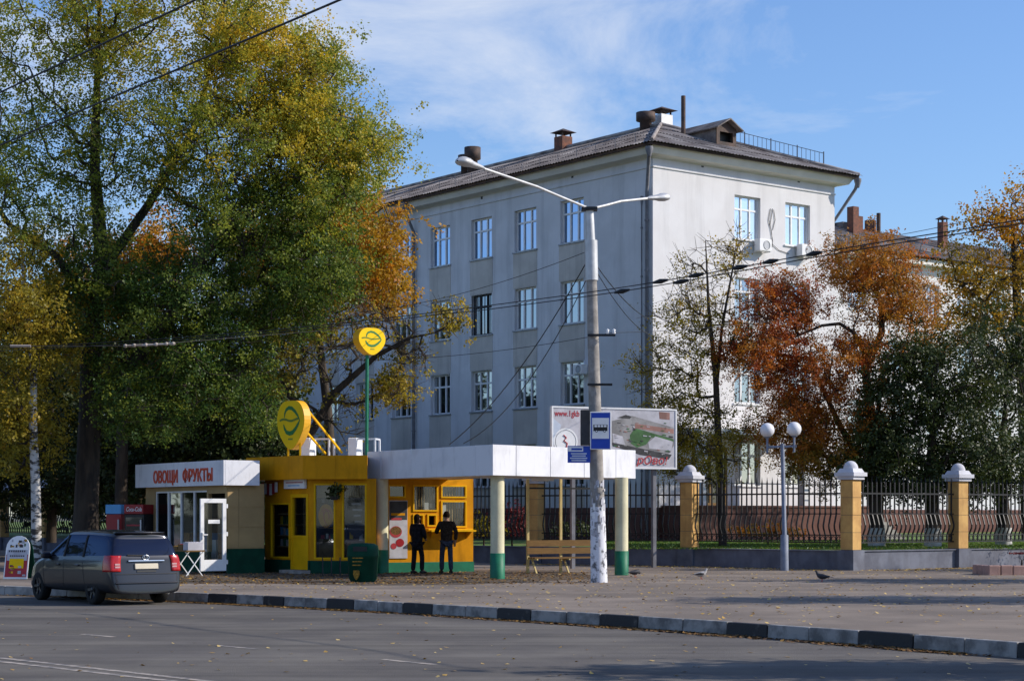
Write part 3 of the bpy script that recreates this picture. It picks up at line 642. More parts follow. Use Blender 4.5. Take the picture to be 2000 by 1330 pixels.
pan_labels = {7: 'black iron fence panel between order kiosk and shelter bench', 8: 'black iron fence panel behind the shelter and concrete lamp post', 9: 'black iron fence panel behind the twin globe lamp', 10: 'black bellied iron fence panel under the dark green tree', 11: 'black bellied iron fence panel behind the block flowerbed',
              1: 'black iron fence panel past the birch trunk', 12: 'black iron fence panel beyond the block flowerbed',
              3: 'black iron fence panel behind the drinks fridges', 2: 'black iron fence panel between poplar and birch trunks'}
for i in range(len(pill) - 1):
    a, b = pill[i], pill[i + 1]; d = b - a; Ld = d.length; ang = math.atan2(d.y, d.x)
    if i in (0, 4, 5, 6): continue                               # wholly behind the kiosks
    o = thing('parapet_wall', par_labels.get(i, 'low blue grey parapet wall in the shade of the trees'), 'wall', a, ang, 'parapet walls of the fence')
    s = MB(); s.box(.31, Ld - .31, -.17, .17, -.05, .57); s.build('wall', M['parapet_paint'], o, False)
    s = MB(); s.box(.31, Ld - .31, -.21, .21, .57, .6); s.build('coping', M['parapet_paint'], o, False)
    o = thing('fence_panel', pan_labels.get(i, 'black iron fence panel in the shade of the trees'), 'fence', a, ang, 'iron fence panels')
    for z, h in ((2.36, .05), (1.73, .03), (1.07, .035), (.84, .04)):
        s = MB(); s.box(PW, Ld - PW, -.02, .02, z - h / 2, z + h / 2); s.build('rail', M['black_iron'], o, False)
    n = int((Ld - 2 * PW) / 0.2)
    for k in range(n):
        x = PW + (k + .5) * (Ld - 2 * PW) / n
        put('picket', pk, None, o, (x, 0, 0)); put('ring', ring_me, None, o, (x + .1 if k < n - 1 else x - .02, 0, 0))

# ------------------------------------------------------------------ vegetable kiosk
VA = Vector((-8.23, 53.2, 0)); ut = Vector((-.570, .821, 0)).normalized(); us_ = Vector((.821, .57, 0)).normalized()
VF = Face(VA + ut * 5.75, VA); VS = Face(VA, VA + us_ * 1.2)
veg = thing('vegetable_kiosk', 'beige vegetable kiosk with white fascia and red lettering', 'kiosk', VA)
u0, zt = VF.uz(303, 964); u1, _ = VF.uz(404, 966); zb0 = .62
ud0, ud1 = u1 + .02, VF.len - .12
mb = MB(); ops = [(u0, u1, zb0, 2.42), (u1 + .1, VF.len - .12, .12, 2.32)]
VF.wall(mb, 0, VF.len, 0.62, 2.6, [(u0, u1, .62, 2.42), (u1 + .1, VF.len - .12, .62, 2.32)], .12); VS.quad(mb, 0, 1.2, .72, 2.6, 0)
VF.quad(mb, 0, VF.len, 2.6, 2.61, -.01); mb.build('wall', M['beige_panel'], veg)
for k, (a, b) in enumerate(((.75, 1.32), (1.34, 1.91), (1.93, 2.5))):
    s = MB(); VS.box(s, .38, 1.19, a, b, 0.0, .012); s.build('wall_panel', M['beige_panel'], veg)
    s = MB(); VS.box(s, .02, .36, a, b, 0.0, .012); s.build('wall_panel', M['beige_panel'], veg)
mb = MB(); VF.box(mb, -.03, u1 + .1, -.02, .62, -.1, .03); VS.box(mb, .03, 1.2, -.02, .72, -.1, .03); mb.build('base', M['green_dark'], veg)
mb = MB(); VF.quad(mb, 0.0, VF.len, 0.02, 2.6, -1.18); mb.add([VF.p(.05, .05, -.1), VF.p(VF.len - .1, .05, -.1), VF.p(VF.len - .1, .05, -1.18), VF.p(.05, .05, -1.18)], [(0, 1, 2, 3)])
mb.add([VF.p(.02, 2.58, 0), VF.p(VF.len, 2.58, 0), VF.p(VF.len, 2.58, -1.18), VF.p(.02, 2.58, -1.18)], [(0, 1, 2, 3)]); mb.add([VF.p(.02, 0, 0), VF.p(.02, 0, -1.18), VF.p(.02, 2.6, -1.18), VF.p(.02, 2.6, 0)], [(0, 1, 2, 3)])
mb.build('interior', M['interior'], veg)
mb = MB(); w = (u1 - u0) / 4
VF.frame(mb, u0, u1, .62, 2.42, .05, -.09, -.03)
for k in (1, 2, 3): VF.box(mb, u0 + k * w - .035, u0 + k * w + .035, .67, 2.37, -.09, -.02)
wn = mb.build('window', M['white_frame'], veg)
for k in range(4): s = MB(); VF.quad(s, u0 + k * w + .03, u0 + (k + 1) * w - .03, .67, 2.37, -.06); s.build('pane', M['glass_shop'], wn)
# goods inside
for k in range(6):
    s = MB(); uu = u0 + .3 + k * .62; VF.box(s, uu, uu + .5, .3, .95 + .2 * (k % 2), -1.0, -.5); s.build('display_box', M[('fridge_red', 'leaf_yellow', 'poster_green', 'fridge_blue', 'white_frame', 'leaf_brown')[k]], veg)
# open glazed door leaf
dp = P(441, 1113, 52.85); dq = P(391, 1113, 52.35); FDr = Face((dq.x, dq.y), (dp.x, dp.y))
mb = MB(); z0, z1 = .1, 2.16; W = FDr.len
FDr.box(mb, 0, W, z0, z0 + .32, -.03, .03); FDr.box(mb, 0, W, z1 - .12, z1, -.03, .03); FDr.box(mb, 0, .11, z0 + .32, z1 - .12, -.03, .03); FDr.box(mb, W - .11, W, z0 + .32, z1 - .12, -.03, .03)
door = mb.build('door', M['white_frame'], veg)
mb = MB(); FDr.quad(mb, .11, W - .11, z0 + .32, z1 - .12, 0); mb.build('pane', M['glass_shop'], door)
mb = MB(); FDr.box(mb, .03, .06, 1.0, 1.2, .03, .09); FDr.box(mb, .03, .2, 1.12, 1.15, .06, .09); mb.build('handle', M['white_frame'], door)
for z in (.35, 1.15, 1.95): s = MB(); FDr.box(s, W, W + .05, z - .06, z + .06, -.02, .035); s.build('hinge', M['white_frame'], door)
mb = MB(); FDr.box(mb, .25, .62, 1.45, 1.56, .004, .012); mb.build('notice', M['sign_white'], door)
# white fascia, four panels on the front, two on the lit side
zf0, zf1 = 2.55, 3.27; o = .2
FVf = Face(VF.p(-.35, 0, o), VF.p(VF.len + o, 0, o)); FVs = Face(FVf.b, FVf.b + us_ * 1.15)
for a, b in zip(np.linspace(0, FVf.len, 5)[:-1], np.linspace(0, FVf.len, 5)[1:]):
    s = MB(); FVf.box(s, a + .004, b - .004, zf0, zf1, -.05, 0); s.build('fascia_panel', M['panel_white'], veg)
for a, b in ((0.0, 1.15),):
    s = MB(); FVs.box(s, a + .004 + (.052 if a == 0 else 0), b - .004, zf0, zf1, -.05, 0); s.build('fascia_panel', M['panel_white'], veg)
mb = MB(); mb.add([FVf.p(0, zf0 + .02, -.03), FVf.p(FVf.len - .04, zf0 + .02, -.03), FVs.p(1.15, zf0 + .02, -.03), FVf.p(0, zf0 + .02, -1.15)], [(0, 1, 2, 3)]); mb.add([FVf.p(0, zf1 - .05, -.03), FVf.p(FVf.len - .04, zf1 - .05, -.03), FVs.p(1.15, zf1 - .05, -.03), FVf.p(0, zf1 - .05, -1.15)], [(0, 1, 2, 3)])
mb.build('roof', M['galv'], veg)
ua, za = FVf.uz(300, 943); ub, _ = FVf.uz(347, 940); uc, zc = FVf.uz(357, 939); ue, _ = FVf.uz(415, 936)
lettering('ОВОЩИ', FVf, ua, za, .012, .5, M['red_letter'], veg, ub - ua, .012, .012)
lettering('ФРУКТЫ', FVf, uc, zc - .02, .012, .5, M['red_letter'], veg, ue - uc, .012, .012)

# folding table with fruit, crates in front of the window
tb = thing('folding_table', 'folding display table with crossed white legs before the vegetable kiosk', 'table', G(366, 1124), math.atan2(VF.t.y, VF.t.x))
mb = MB(); mb.box(-.55, .55, -.28, .28, .68, .72); mb.build('table_top', M['bench_wood'], tb, False)
for sx in (-.45, .45):
    for sg in (-1, 1): s = MB(); s.bar((sx + .02 * sg, -.26 * sg, .0), (sx + .02 * sg, .26 * sg, .68), .025, .025); s.build('leg', M['white_frame'], tb, False)
for k, (mm, lab) in enumerate((('leaf_yellow', 'crate of yellow fruit on the folding table'), ('fridge_red', 'crate of red fruit on the folding table'), ('poster_pale', 'open cardboard box standing on the folding table'))):
    c = thing('fruit_crate', lab, 'crate', tb.matrix_basis @ Vector((-.36 + .36 * k, 0, .72)), tb.rotation_euler.z, 'crates on the folding table')
    s = MB(); h = .1 + .06 * k
    for q in ((-.16, .16, -.22, -.2), (-.16, .16, .2, .22), (-.16, -.14, -.2, .2), (.14, .16, -.2, .2)): s.box(*q, 0, h)
    s.box(-.14, .14, -.2, .2, 0, .02); s.build('box', M['bench_wood'] if k < 2 else M['poster_pale'], c, False)
    s = MB()
    for a in range(4):
        for b in range(5):
            s.lathe([(.0, -.035), (.03, -.02), (.036, 0), (.03, .02), (0, .036)], (-.11 + a * .072 + random.uniform(-.01, .01), -.16 + b * .08, h - .02), 7)
    q = s.build('fruit', M[mm], c, False); q['kind'] = 'stuff'

# ------------------------------------------------------------------ drinks fridges beside it
def fridge(px, py, Yd, w, mbody, mhead, lab, word=None):
    p = P(px, py, Yd); p.z = 0; ang = math.atan2(VF.t.y, VF.t.x) + R(28)
    o = thing('drinks_fridge', lab, 'fridge', p, ang); o['group'] = 'drinks fridges beside the vegetable kiosk'
    s = MB(); s.box(-w / 2, w / 2, 0, .6, .08, 1.72); s.box(-w / 2 + .03, w / 2 - .03, .03, .57, 0, .08); bevel(s.build('cabinet', mbody, o, False), .02, 2)
    s = MB(); s.box(-w / 2, w / 2, -.03, .6, 1.724, 2.02); h = s.build('header', mhead, o, False); bevel(h, .02, 2)
    s = MB(); s.box(-w / 2 + .06, w / 2 - .06, -.012, -.002, .25, 1.62); s.build('door_glass', M['glass_dark'] if word else M['fridge_red'], o, False)
    s = MB(); s.bar((w / 2 - .09, -.035, .5), (w / 2 - .09, -.035, 1.55), .04, .04); s.build('handle', M['galv'], o, False)
    if word:
        for k in range(4):
            s = MB(); s.box(-w / 2 + .1, w / 2 - .14, -.02, -.013, .45 + .3 * k, .5 + .3 * k); s.build('shelf', M['poster_red'], o, False)
        f = Face(o.matrix_basis @ Vector((-w / 2, -.03, 0)), o.matrix_basis @ Vector((w / 2, -.03, 0)))
        lettering(word, f, .08, 1.81, .004, .19, M['sign_white'], o, w - .16, .002, .002, .3)
    return o
fridge(262, 1000, 57.2, .76, M['black_plastic'], M['fridge_red'], 'black glass door drinks fridge with red header and white script', 'Coca-Cola')
fridge(222, 1000, 57.9, .62, M['fridge_red'], M['fridge_blue'], 'red drinks fridge with pale blue header')

# ------------------------------------------------------------------ yellow kiosk with two facets
YA, YB, YC = Vector((-7.37, 55.0, 0)), Vector((-5.83, 53.15, 0)), Vector((-3.90, 52.95, 0))
yel = thing('yellow_kiosk', 'ochre yellow faceted shop kiosk with green base and yellow door', 'kiosk', YB)
F1, F2 = Face(YA, YB), Face(YB, YC)
ZT = 2.74
w1 = (*[F1.u(x) for x in (528, 566)],); d1 = (*[F1.u(x) for x in (568.5, 602.5)],); w2 = (*[F2.u(x) for x in (613, 655)],); w3 = (*[F2.u(x) for x in (668, 716)],)
mb = MB(); F1.wall(mb, 0, F1.len, .38, ZT, [(*w1, .42, 2.05), (*d1, .38, 2.3)], .15); F2.wall(mb, 0, F2.len, .38, ZT, [(*w2, .42, 2.6), (*w3, .42, 2.6)], .15)
YD, YE = Vector((-4.4, 57.2, 0)), Vector((-7.4, 58.5, 0))
for a, b in ((YC, YD), (YD, YE), (YE, YA)): mb.add([(a.x, a.y, .0), (b.x, b.y, 0), (b.x, b.y, ZT), (a.x, a.y, ZT)], [(0, 1, 2, 3)])
mb.build('wall', M['ochre'], yel)
mb = MB(); F1.box(mb, 0, d1[0], -.02, .38, -.1, .03); F1.box(mb, d1[1], F1.len, -.02, .38, -.1, .03); F2.box(mb, .02, F2.len, -.02, .38, -.1, .027); mb.build('base', M['green_dark'], yel)
mb = MB(); F1.box(mb, d1[0] - .1, d1[1] + .1, 0, .1, -.1, .35); mb.build('step', M['concrete'], yel)
def shopwin(f, a, b, z0, z1, par, fm, cols=1):
    s = MB(); f.frame(s, a, b, z0, z1, .05, -.1, .012); o = s.build('window', fm, par)
    s = MB(); f.quad(s, a + .05, b - .05, z0 + .05, z1 - .05, -.05); s.build('pane', M['glass_shop'], o); return o
a1_ = shopwin(F1, *w1, .42, 2.05, yel, M['yellow']); a2_ = shopwin(F2, *w2, .42, 2.6, yel, M['yellow']); a3_ = shopwin(F2, *w3, .42, 2.6, yel, M['yellow'])
mb = MB(); F1.frame(mb, d1[0], d1[1], .11, 2.3, .1, -.08, .02); F1.box(mb, d1[0] + .1, d1[1] - .1, .21, 1.02, -.06, .0); F1.box(mb, d1[0] + .1, d1[1] - .1, 1.02, 1.1, -.08, .02); dr = mb.build('door', M['yellow'], yel)
mb = MB(); F1.quad(mb, d1[0] + .1, d1[1] - .1, 1.1, 2.2, -.05); mb.build('pane', M['glass_shop'], dr)
mb = MB(); F1.box(mb, d1[0] + .02, d1[0] + .05, 1.0, 1.35, .02, .08); mb.build('handle', M['yellow'], dr)
mb = MB(); mb.add([(YA.x + .2, YA.y + .3, .05), (YB.x, YB.y + .2, .05), (YC.x - .05, YC.y + .2, .05), (YD.x, YD.y - .1, .05), (YE.x, YE.y - .1, .05)], [(0, 1, 2, 3, 4)]); mb.build('floor', M['interior'], yel)
mb = MB(); F1.quad(mb, 0, F1.len, .05, ZT, -1.3); F2.quad(mb, -.2, F2.len, .05, ZT, -1.7); mb.build('room_wall', M['interior'], yel)
# shop display: shelves, oval sticker, posters
for k in range(4):
    s = MB(); F1.box(s, w1[0] + .05, w1[1] - .05, .75 + k * .32, .78 + k * .32, -.6, -.2); s.build('shelf', M['beige_panel'], yel)
for k in range(12):
    s = MB(); uu = w1[0] + .08 + (k % 4) * .14 * F1.len / 2.2; zz = .78 + (k // 4) * .32; F1.box(s, uu, uu + .1, zz, zz + random.uniform(.14, .25), -.45, -.3)
    s.build('goods', M[random.choice(['poster_green', 'sign_yellow', 'poster_pale', 'fridge_blue', 'leaf_brown', 'green_paint'])], yel)
def disc(f, u, z, ru, rz_, d, n=24): return [f.p(u + ru * math.cos(t), z + rz_ * math.sin(t), d) for t in np.linspace(0, 2 * math.pi, n + 1)[:-1]]
uu, zz = F2.uz(635, 1007); mb = MB(); mb.prism(disc(F2, uu, zz, .22, .34, -.12), F2.n * .02); mb.build('oval_sticker', M['ochre'], yel)
for a, b, c in ((-.1, .17, -.55), (.02, .14, .3), (.08, .08, 1.2)):
    s = MB(); s.tube([F2.p(uu + .16 * math.cos(c + t) * (1 - .2 * t) + a * .5, zz + b * .8 + .2 * math.sin(c + t) - .12, -.095) for t in np.linspace(0, 3.2, 9)], .012, 5); s.build('sticker_script', M['red_letter'], yel)
mb = MB(); F2.box(mb, w2[0] + .06, w2[1] - .06, .43, 1.0, -.8, -.4); F2.box(mb, w3[0] + .06, w3[1] - .06, .43, .9, -.8, -.4); mb.build('counter', M['interior_warm'], yel)
for wa, wb in (w2, w3):
    for k in range(14):
        s = MB(); x = wa + .08 + random.random() * (wb - wa - .26); z = random.choice([.95, 1.0, 1.35, 1.72, 2.05]); F2.box(s, x, x + random.uniform(.06, .14), z, z + random.uniform(.1, .28), -.62 + .02 * k, -.6 + .02 * k)
        s.build('goods', M[random.choice(['poster_green', 'sign_yellow', 'poster_pale', 'sign_white', 'leaf_brown', 'poster_red'])], yel)
    s = MB(); F2.box(s, wa + .06, wb - .06, 1.3, 1.33, -.7, -.4); F2.box(s, wa + .06, wb - .06, 1.68, 1.71, -.7, -.4); s.build('shelf', M['beige_panel'], yel)
mb = MB(); uu3, zz3 = F2.uz(692, 1000); mb.prism(disc(F2, uu3, zz3 - .1, .3, .62, -.35), F2.n * .03); mb.build('display_panel', M['black_plastic'], yel)
for k in range(5):
    s = MB(); F2.box(s, uu3 - .17 + .03 * k, uu3 + .17 - .05 * (k % 2), zz3 + .38 - k * .17, zz3 + .44 - k * .17, -.315, -.31); s.build('display_print', M['poster_pale'], yel)
for f, a, b in ((F2, *w2), (F2, *w3)):
    for k in range(9):
        x = a + .07 + k * (b - a - .14) / 8; s = MB(); f.box(s, x - .03, x + .03, 2.2, 2.54, -.22, -.2); s.build('blind_strip', M['beige_panel'], yel)
# fascia: overhanging faceted band
o1 = F1.n * .32; o2 = F2.n * .32
pA = YA + o1 - F1.t * .55; jn = (F1.n + F2.n).normalized() * .32 / math.cos((math.atan2(F1.t.y, F1.t.x) - math.atan2(F2.t.y, F2.t.x)) / 2); pB = YB + jn; pC = P(717.5, 1000, 52.75); pC.z = 0
G1, G2 = Face(pA, pB), Face(pB, pC)
zf = (2.72, 3.40)
for f, n in ((G1, 2), (G2, 2)):
    for k in range(n):
        s = MB(); f.box(s, f.len * k / n + .003, f.len * (k + 1) / n - .003, *zf, -.06, 0); s.build('fascia_panel', M['ochre'], yel)
mb = MB(); tp = [pA, pB, pC, YD, YE]
for z in (zf[0] + .02, zf[1] - .03): mb.add([(p.x, p.y + .03, z) for p in tp], [(0, 1, 2, 3, 4)])
mb.build('roof', M['galv'], yel)
# signboard over the door, hanging baskets, flags
sb = thing('small_sign', 'small white signboard with faint print above the yellow kiosk door', 'sign', F1.p(F1.u(580), 2.55, .05))
a, b = F1.u(560), F1.u(600); mb = MB(); F1.box(mb, a, b, 2.46, 2.72, .02, .1); mb.build('board', M['sign_white'], sb)
for zz, mm, x0, x1 in ((2.62, 'poster_red', .1, .9), (2.53, 'fridge_blue', .2, .75)):
    s = MB(); x = a + (b - a) * x0
    while x < a + (b - a) * x1: F1.box(s, x, x + .05, zz, zz + .035, .1, .104); x += .07
    q = s.build('print', M[mm], sb); q['kind'] = 'stuff'

# ------------------------------------------------------------------ heart signs
def heart(n=36, w=1.0, h=1.0):
    """apple-heart outline: wide shoulders, notch on top, point below; unit height"""
    pts = []
    for t in np.linspace(0, 2 * math.pi, n + 1)[:-1]:
        x = 16 * math.sin(t) ** 3; y = 13 * math.cos(t) - 5 * math.cos(2 * t) - 2 * math.cos(3 * t) - math.cos(4 * t)
        c = math.cos(t); s_ = math.sin(t)
        ex, ey = s_ * 15.5, c * 14.5 - 1
        k = .28; pts.append(((x * k + ex * (1 - k)) / 32 * w, (y * k + ey * (1 - k)) / 31 * h))
    return pts
def heart_sign(root, f, c, w, h, th, words=True):
    """f: facing plane; c: centre point; built as a lit box with face, rim and printed leaf"""
    o2 = [c + f.t * x + Vector((0, 0, z)) for x, z in heart(48, w, h)]
    mb = MB(); mb.prism([p - f.n * th / 2 for p in o2], f.n * th); bx = mb.build('sign_box', M['sign_edge'], root)
    i2 = [c + f.t * x * .985 + Vector((0, 0, z * .985)) + f.n * (th / 2 + .003) for x, z in heart(48, w, h)]
    mb = MB(); mb.prism(i2, f.n * .004); mb.build('sign_face', M['sign_yellow'], root)
    d = f.n * (th / 2 + .012)
    def arc(pts, r0):
        mb = MB(); n = len(pts); L_, R_ = [], []
        for i, (x, z) in enumerate(pts):
            a = Vector(pts[max(i - 1, 0)]); b = Vector(pts[min(i + 1, n - 1)]); t = (b - a).normalized(); q = r0 * math.sin(math.pi * (i + .35) / (n - .3)) ** .7 + .004
            L_.append(c + d + f.t * (x - t.y * q) * w + Vector((0, 0, (z + t.x * q) * h))); R_.append(c + d + f.t * (x + t.y * q) * w + Vector((0, 0, (z - t.x * q) * h)))
        mb.add(L_ + R_, [(i, i + 1, n + i + 1, n + i) for i in range(n - 1)]); mb.build('leaf_print', M['logo_green'], root)
    up = [(-.22 + .0 * t, .04) for t in ()] + [(-.21, .06), (-.2, .13), (-.15, .2), (-.05, .235), (.06, .22), (.17, .16), (.27, .08), (.33, .0)]
    arc(up, .03); arc([(-.24, -.06), (-.21, -.13), (-.14, -.2), (-.03, -.225), (.08, -.21), (.19, -.14), (.29, -.05), (.33, .0)], .036)
    mb = MB()                                                    # illegible lettering on the midline: short strokes on a wave
    for k in range(15):
        x = -.38 + k * .045; z = .018 * math.sin(k * .55) - .005
        q = c + d + f.t * x * w + Vector((0, 0, z * h)); mb.add([q, q + f.t * .034 * w, q + f.t * .034 * w + Vector((0, 0, .04 * h)), q + Vector((0, 0, .04 * h))], [(0, 1, 2, 3)])
    for k in range(4):
        q = c + d + f.t * (-.07 + k * .04) * w + Vector((0, 0, -.34 * h)); mb.add([q, q + f.t * .028 * w, q + f.t * .028 * w + Vector((0, 0, .03 * h)), q + Vector((0, 0, .03 * h))], [(0, 1, 2, 3)])
    q = mb.build('sign_print', M['logo_green'], root); q['kind'] = 'stuff'
hc = P(574, 822, 53.9); hroot = thing('heart_sign', 'big yellow heart shaped sign with green leaf print on the kiosk roof', 'sign', (hc.x, hc.y, 3.4))
hf = Face((hc.x - .6, hc.y + .62), (hc.x + .6, hc.y - .62)); heart_sign(hroot, hf, hc, 1.34, 1.64, .24)
mb = MB()
for x in (-.28, .3):
    q = hc + hf.t * x; mb.bar((q.x, q.y, 3.37), (q.x, q.y, hc.z - .45), .05, .05)
for a, b in (((600, 800), (668, 884)), ((600, 845), (636, 886))):
    mb.bar(P(*a, 54.0), P(*b, 55.2), .05, .05)
for k, (a, b) in enumerate(zip(range(0, len(mb.v), 8), range(8, len(mb.v) + 8, 8))):
    s = MB(); s.hexa(mb.v[a:b]); s.build('support', M['yellow'], hroot)
pc = P(721, 663, 54.6); proot = thing('pole_sign', 'small yellow heart shaped sign raised on a green pole', 'sign', (P(715, 885, 54.6).x, 54.6, 3.35))
pf = Face((pc.x - .5, pc.y - .42), (pc.x + .5, pc.y + .42)); heart_sign(proot, pf, pc, 1.0, .92, .3)
mb = MB(); q = P(716, 885, 54.6); mb.tube([(q.x, q.y, 3.35), (pc.x - .06, pc.y, pc.z - .4)], .05, 8); mb.build('pole', M['green_paint'], proot)
# rooftop air conditioners in white frames
for px, py, wpx, lab in ((603, 874, 40, 'white air conditioner and frame beside the big heart sign'), (694, 877, 38, 'white air conditioner and frame at the foot of the green pole')):
    c = P(px, py, 55.4); o = thing('rooftop_unit', lab, 'air conditioner', (c.x, c.y, 3.38), R(-12), 'units on the kiosk roof')
    s = MB(); s.box(-.14, .14, -.3, .3, 0.02, .62); bevel(s.build('casing', M['white_frame'], o, False), .02)
    s = MB(); w = wpx * 55.4 / F
    for a, b in (((.1, -.25, .58), (w + .1, -.25, .58)), ((w + .1, -.25, 0), (w + .1, -.25, .58)), ((w + .1, .25, 0), (w + .1, .25, .58)), ((w + .1, -.25, .58), (w + .1, .25, .58))): s.bar(a, b, .05, .05)
    s.build('frame', M['white_frame'], o, False)

# ------------------------------------------------------------------ order kiosk under the shelter
QA = Vector((-3.79, 54.05, 0)); qt = Vector((.9, .43, 0)).normalized(); QL = 2.91
FQ = Face(QA, QA + qt * QL); cof = thing('order_kiosk', 'yellow kiosk with serving window, blinds and counter under the white shelter', 'kiosk', QA)
def q(px): return FQ.u(px)
rect = {'top': (q(758), q(792), 2.2, 2.58), 'mid': (q(806), q(855), 1.8, 2.58), 'serve': (q(806), q(828), .95, 1.72), 'hatch': (q(834), q(853), 1.35, 1.72), 'tr': (q(861), q(911), 2.2, 2.58), 'big': (q(861), q(911), 1.32, 2.12)}
mb = MB(); FQ.wall(mb, 0, QL, .3, 2.85, list(rect.values()), .2)
s2 = Face(FQ.b, FQ.b + Vector((-.06, 1, 0)) * 2.5); s2.quad(mb, 0, 2.5, .3, 2.85, 0); mb.build('wall', M['ochre'], cof)
mb = MB(); FQ.box(mb, -.02, QL + .02, -.02, .3, -.3, .02); mb.build('base', M['green_paint'], cof)
mb = MB(); FQ.quad(mb, .02, QL - .02, .1, 2.8, -1.2); mb.build('room_wall', M['interior'], cof)
mb = MB(); mb.add([FQ.p(0, 2.84, 0), FQ.p(QL, 2.84, 0), FQ.p(QL - .1, 2.84, -2.4), FQ.p(0, 2.84, -2.4)], [(0, 1, 2, 3)]); mb.build('roof', M['ochre'], cof)
for k, (a, b, c, d) in rect.items():
    s = MB(); FQ.frame(s, a, b, c, d, .045, -.08, .035); w = s.build('window', M['yellow'], cof)
    if k not in ('hatch', 'serve'): s = MB(); FQ.quad(s, a + .04, b - .04, c + .04, d - .04, -.03); s.build('pane', M['glass_shop'], w)
    if k in ('mid', 'tr', 'big'):
        n = int((b - a - .1) / .085)
        for i in range(n):
            x = a + .07 + i * .085; s = MB(); s.add([FQ.p(x, c + .06, -.12), FQ.p(x + .06, c + .06, -.16), FQ.p(x + .06, d - .05, -.16), FQ.p(x, d - .05, -.12)], [(0, 1, 2, 3)]); s.build('blind_strip', M['beige_panel'], w)
mb = MB(); FQ.box(mb, q(832), q(919), 1.2, 1.25, 0, .42); FQ.box(mb, q(832), q(919), 1.25, 1.29, 0, .2); mb.build('counter', M['yellow'], cof)
for x in (842, 880, 910): s = MB(); s.prism([FQ.p(q(x), 1.2, .001), FQ.p(q(x), 1.2, .36), FQ.p(q(x), 1.0, .001)], FQ.t * .04); s.build('bracket', M['yellow'], cof)
for a, b, c, d, m_ in ((862, 872, 1.72, 2.0, 'sign_white'), (830, 838, 1.85, 2.06, 'sign_white'), (840, 853, 1.9, 2.04, 'poster_grey')):
    s = MB(); FQ.box(s, q(a), q(b), c, d, -.045, -.035); s.build('notice', M[m_], cof)
# poster with bowl of soup and fruit
a, b, z0, z1 = q(760), q(795), .42, 2.12
pst = thing('poster', 'tall food poster with bowl and red fruit on the order kiosk', 'poster', FQ.p((a + b) / 2, z0, .03))
mb = MB(); FQ.box(mb, a, b, z0, z1, .012, .03); mb.build('sheet', M['poster_pale'], pst)
mb = MB(); FQ.box(mb, a + .01, b - .01, 1.55, z1 - .02, .03, .032); mb.build('poster_print', M['poster_dark'], pst)
for k in range(2): s = MB(); FQ.box(s, a + .05, b - .08 - .1 * k, 1.68 - .14 * k, 1.75 - .14 * k, .032, .034); s.build('poster_print', M['ochre'] if k == 0 else M['poster_red'], pst)
for u_, z_, ru, rz_, m_ in ((.2, 1.2, .2, .17, 'poster_red'), (.2, 1.23, .17, .12, 'leaf_brown'), (.33, .88, .13, .12, 'fridge_red'), (.13, .78, .09, .09, 'poster_red')):
    s = MB(); s.prism(disc(FQ, a + u_, z_, min(ru, u_ - .01, b - a - u_ - .01), rz_, .032 + .001 * len(pst.children)), FQ.n * .0009); s.build('poster_print', M[m_], pst)

# ------------------------------------------------------------------ bus shelter
shc = P(962, 900, 48.3); shl = P(717, 900, 54.0); shr = P(1242, 900, 52.7)
for v in (shc, shl, shr): v.z = 0
SF1, SF2 = Face(shl, shc), Face(shc, shr)
shel = thing('bus_shelter', 'bus shelter with white panelled canopy on cream and green columns', 'bus shelter', shc)
ZS0, ZS1 = 2.73, 3.54
cut1 = [0] + [SF1.u(x) for x in (744, 802.5, 865, 929)] + [SF1.len]; cut2 = [0] + [SF2.u(x) for x in (1008, 1075, 1141, 1203)] + [SF2.len]
for f, cut in ((SF1, cut1), (SF2, cut2)):
    for i, (a, b) in enumerate(zip(cut[:-1], cut[1:])):
        s = MB(); f.box(s, a + .006, b - .006 - (.062 if f is SF1 and b == f.len else 0), ZS0, ZS1, -.06, random.uniform(-.004, .004)); bevel(s.build('canopy_panel', M['panel_white'], shel), .008)
bkl = shl + Vector((.9, 3.6, 0)); RPOLY = [shl + SF1.n * -.03, shc + Vector((0, .05, 0)), shr - SF2.n * .03, Vector((2.75, 54.0, 0)), Vector((-.9, 52.2, 0)), Vector((-1.95, 55.0, 0)), bkl]
mb = MB()
for z in (ZS0 + .03, ZS1 - .06): mb.add([(p.x, p.y, z) for p in RPOLY], [tuple(range(7))])
for a, b in zip(RPOLY[2:], RPOLY[3:] + RPOLY[:1]): mb.add([(a.x, a.y, ZS0), (b.x, b.y, ZS0), (b.x, b.y, ZS1), (a.x, a.y, ZS1)], [(0, 1, 2, 3)])
mb.build('roof', M['panel_white'], shel)
mb = MB(); SF1.box(mb, .02, SF1.len - .08, ZS0 + .05, ZS1 - .02, -.09, -.065); SF2.box(mb, .08, SF2.len - .02, ZS0 + .05, ZS1 - .02, -.09, -.065); mb.build('backing', M['seam'], shel)
for px, Yc in ((971.5, 48.95), (1214, 51.95), (746, 53.55)):
    c = P(px, 1000, Yc); c.z = 0; r = .185
    s = MB(); s.lathe([(r, .68), (r, ZS0 + .02)], c, 20); col = s.build('column', M['column_cream'], shel)
    s = MB(); s.lathe([(r + .012, -.02), (r + .012, .68), (r, .683)], c, 20); s.build('column_base', M['green_paint'], col)
mb = MB(); lp = P(1060, 941, 52.5); mb.box(lp.x - .32, lp.x + .32, 52.4, 52.55, 2.66, 2.74); mb.build('ceiling_lamp', M['sign_white'], shel)
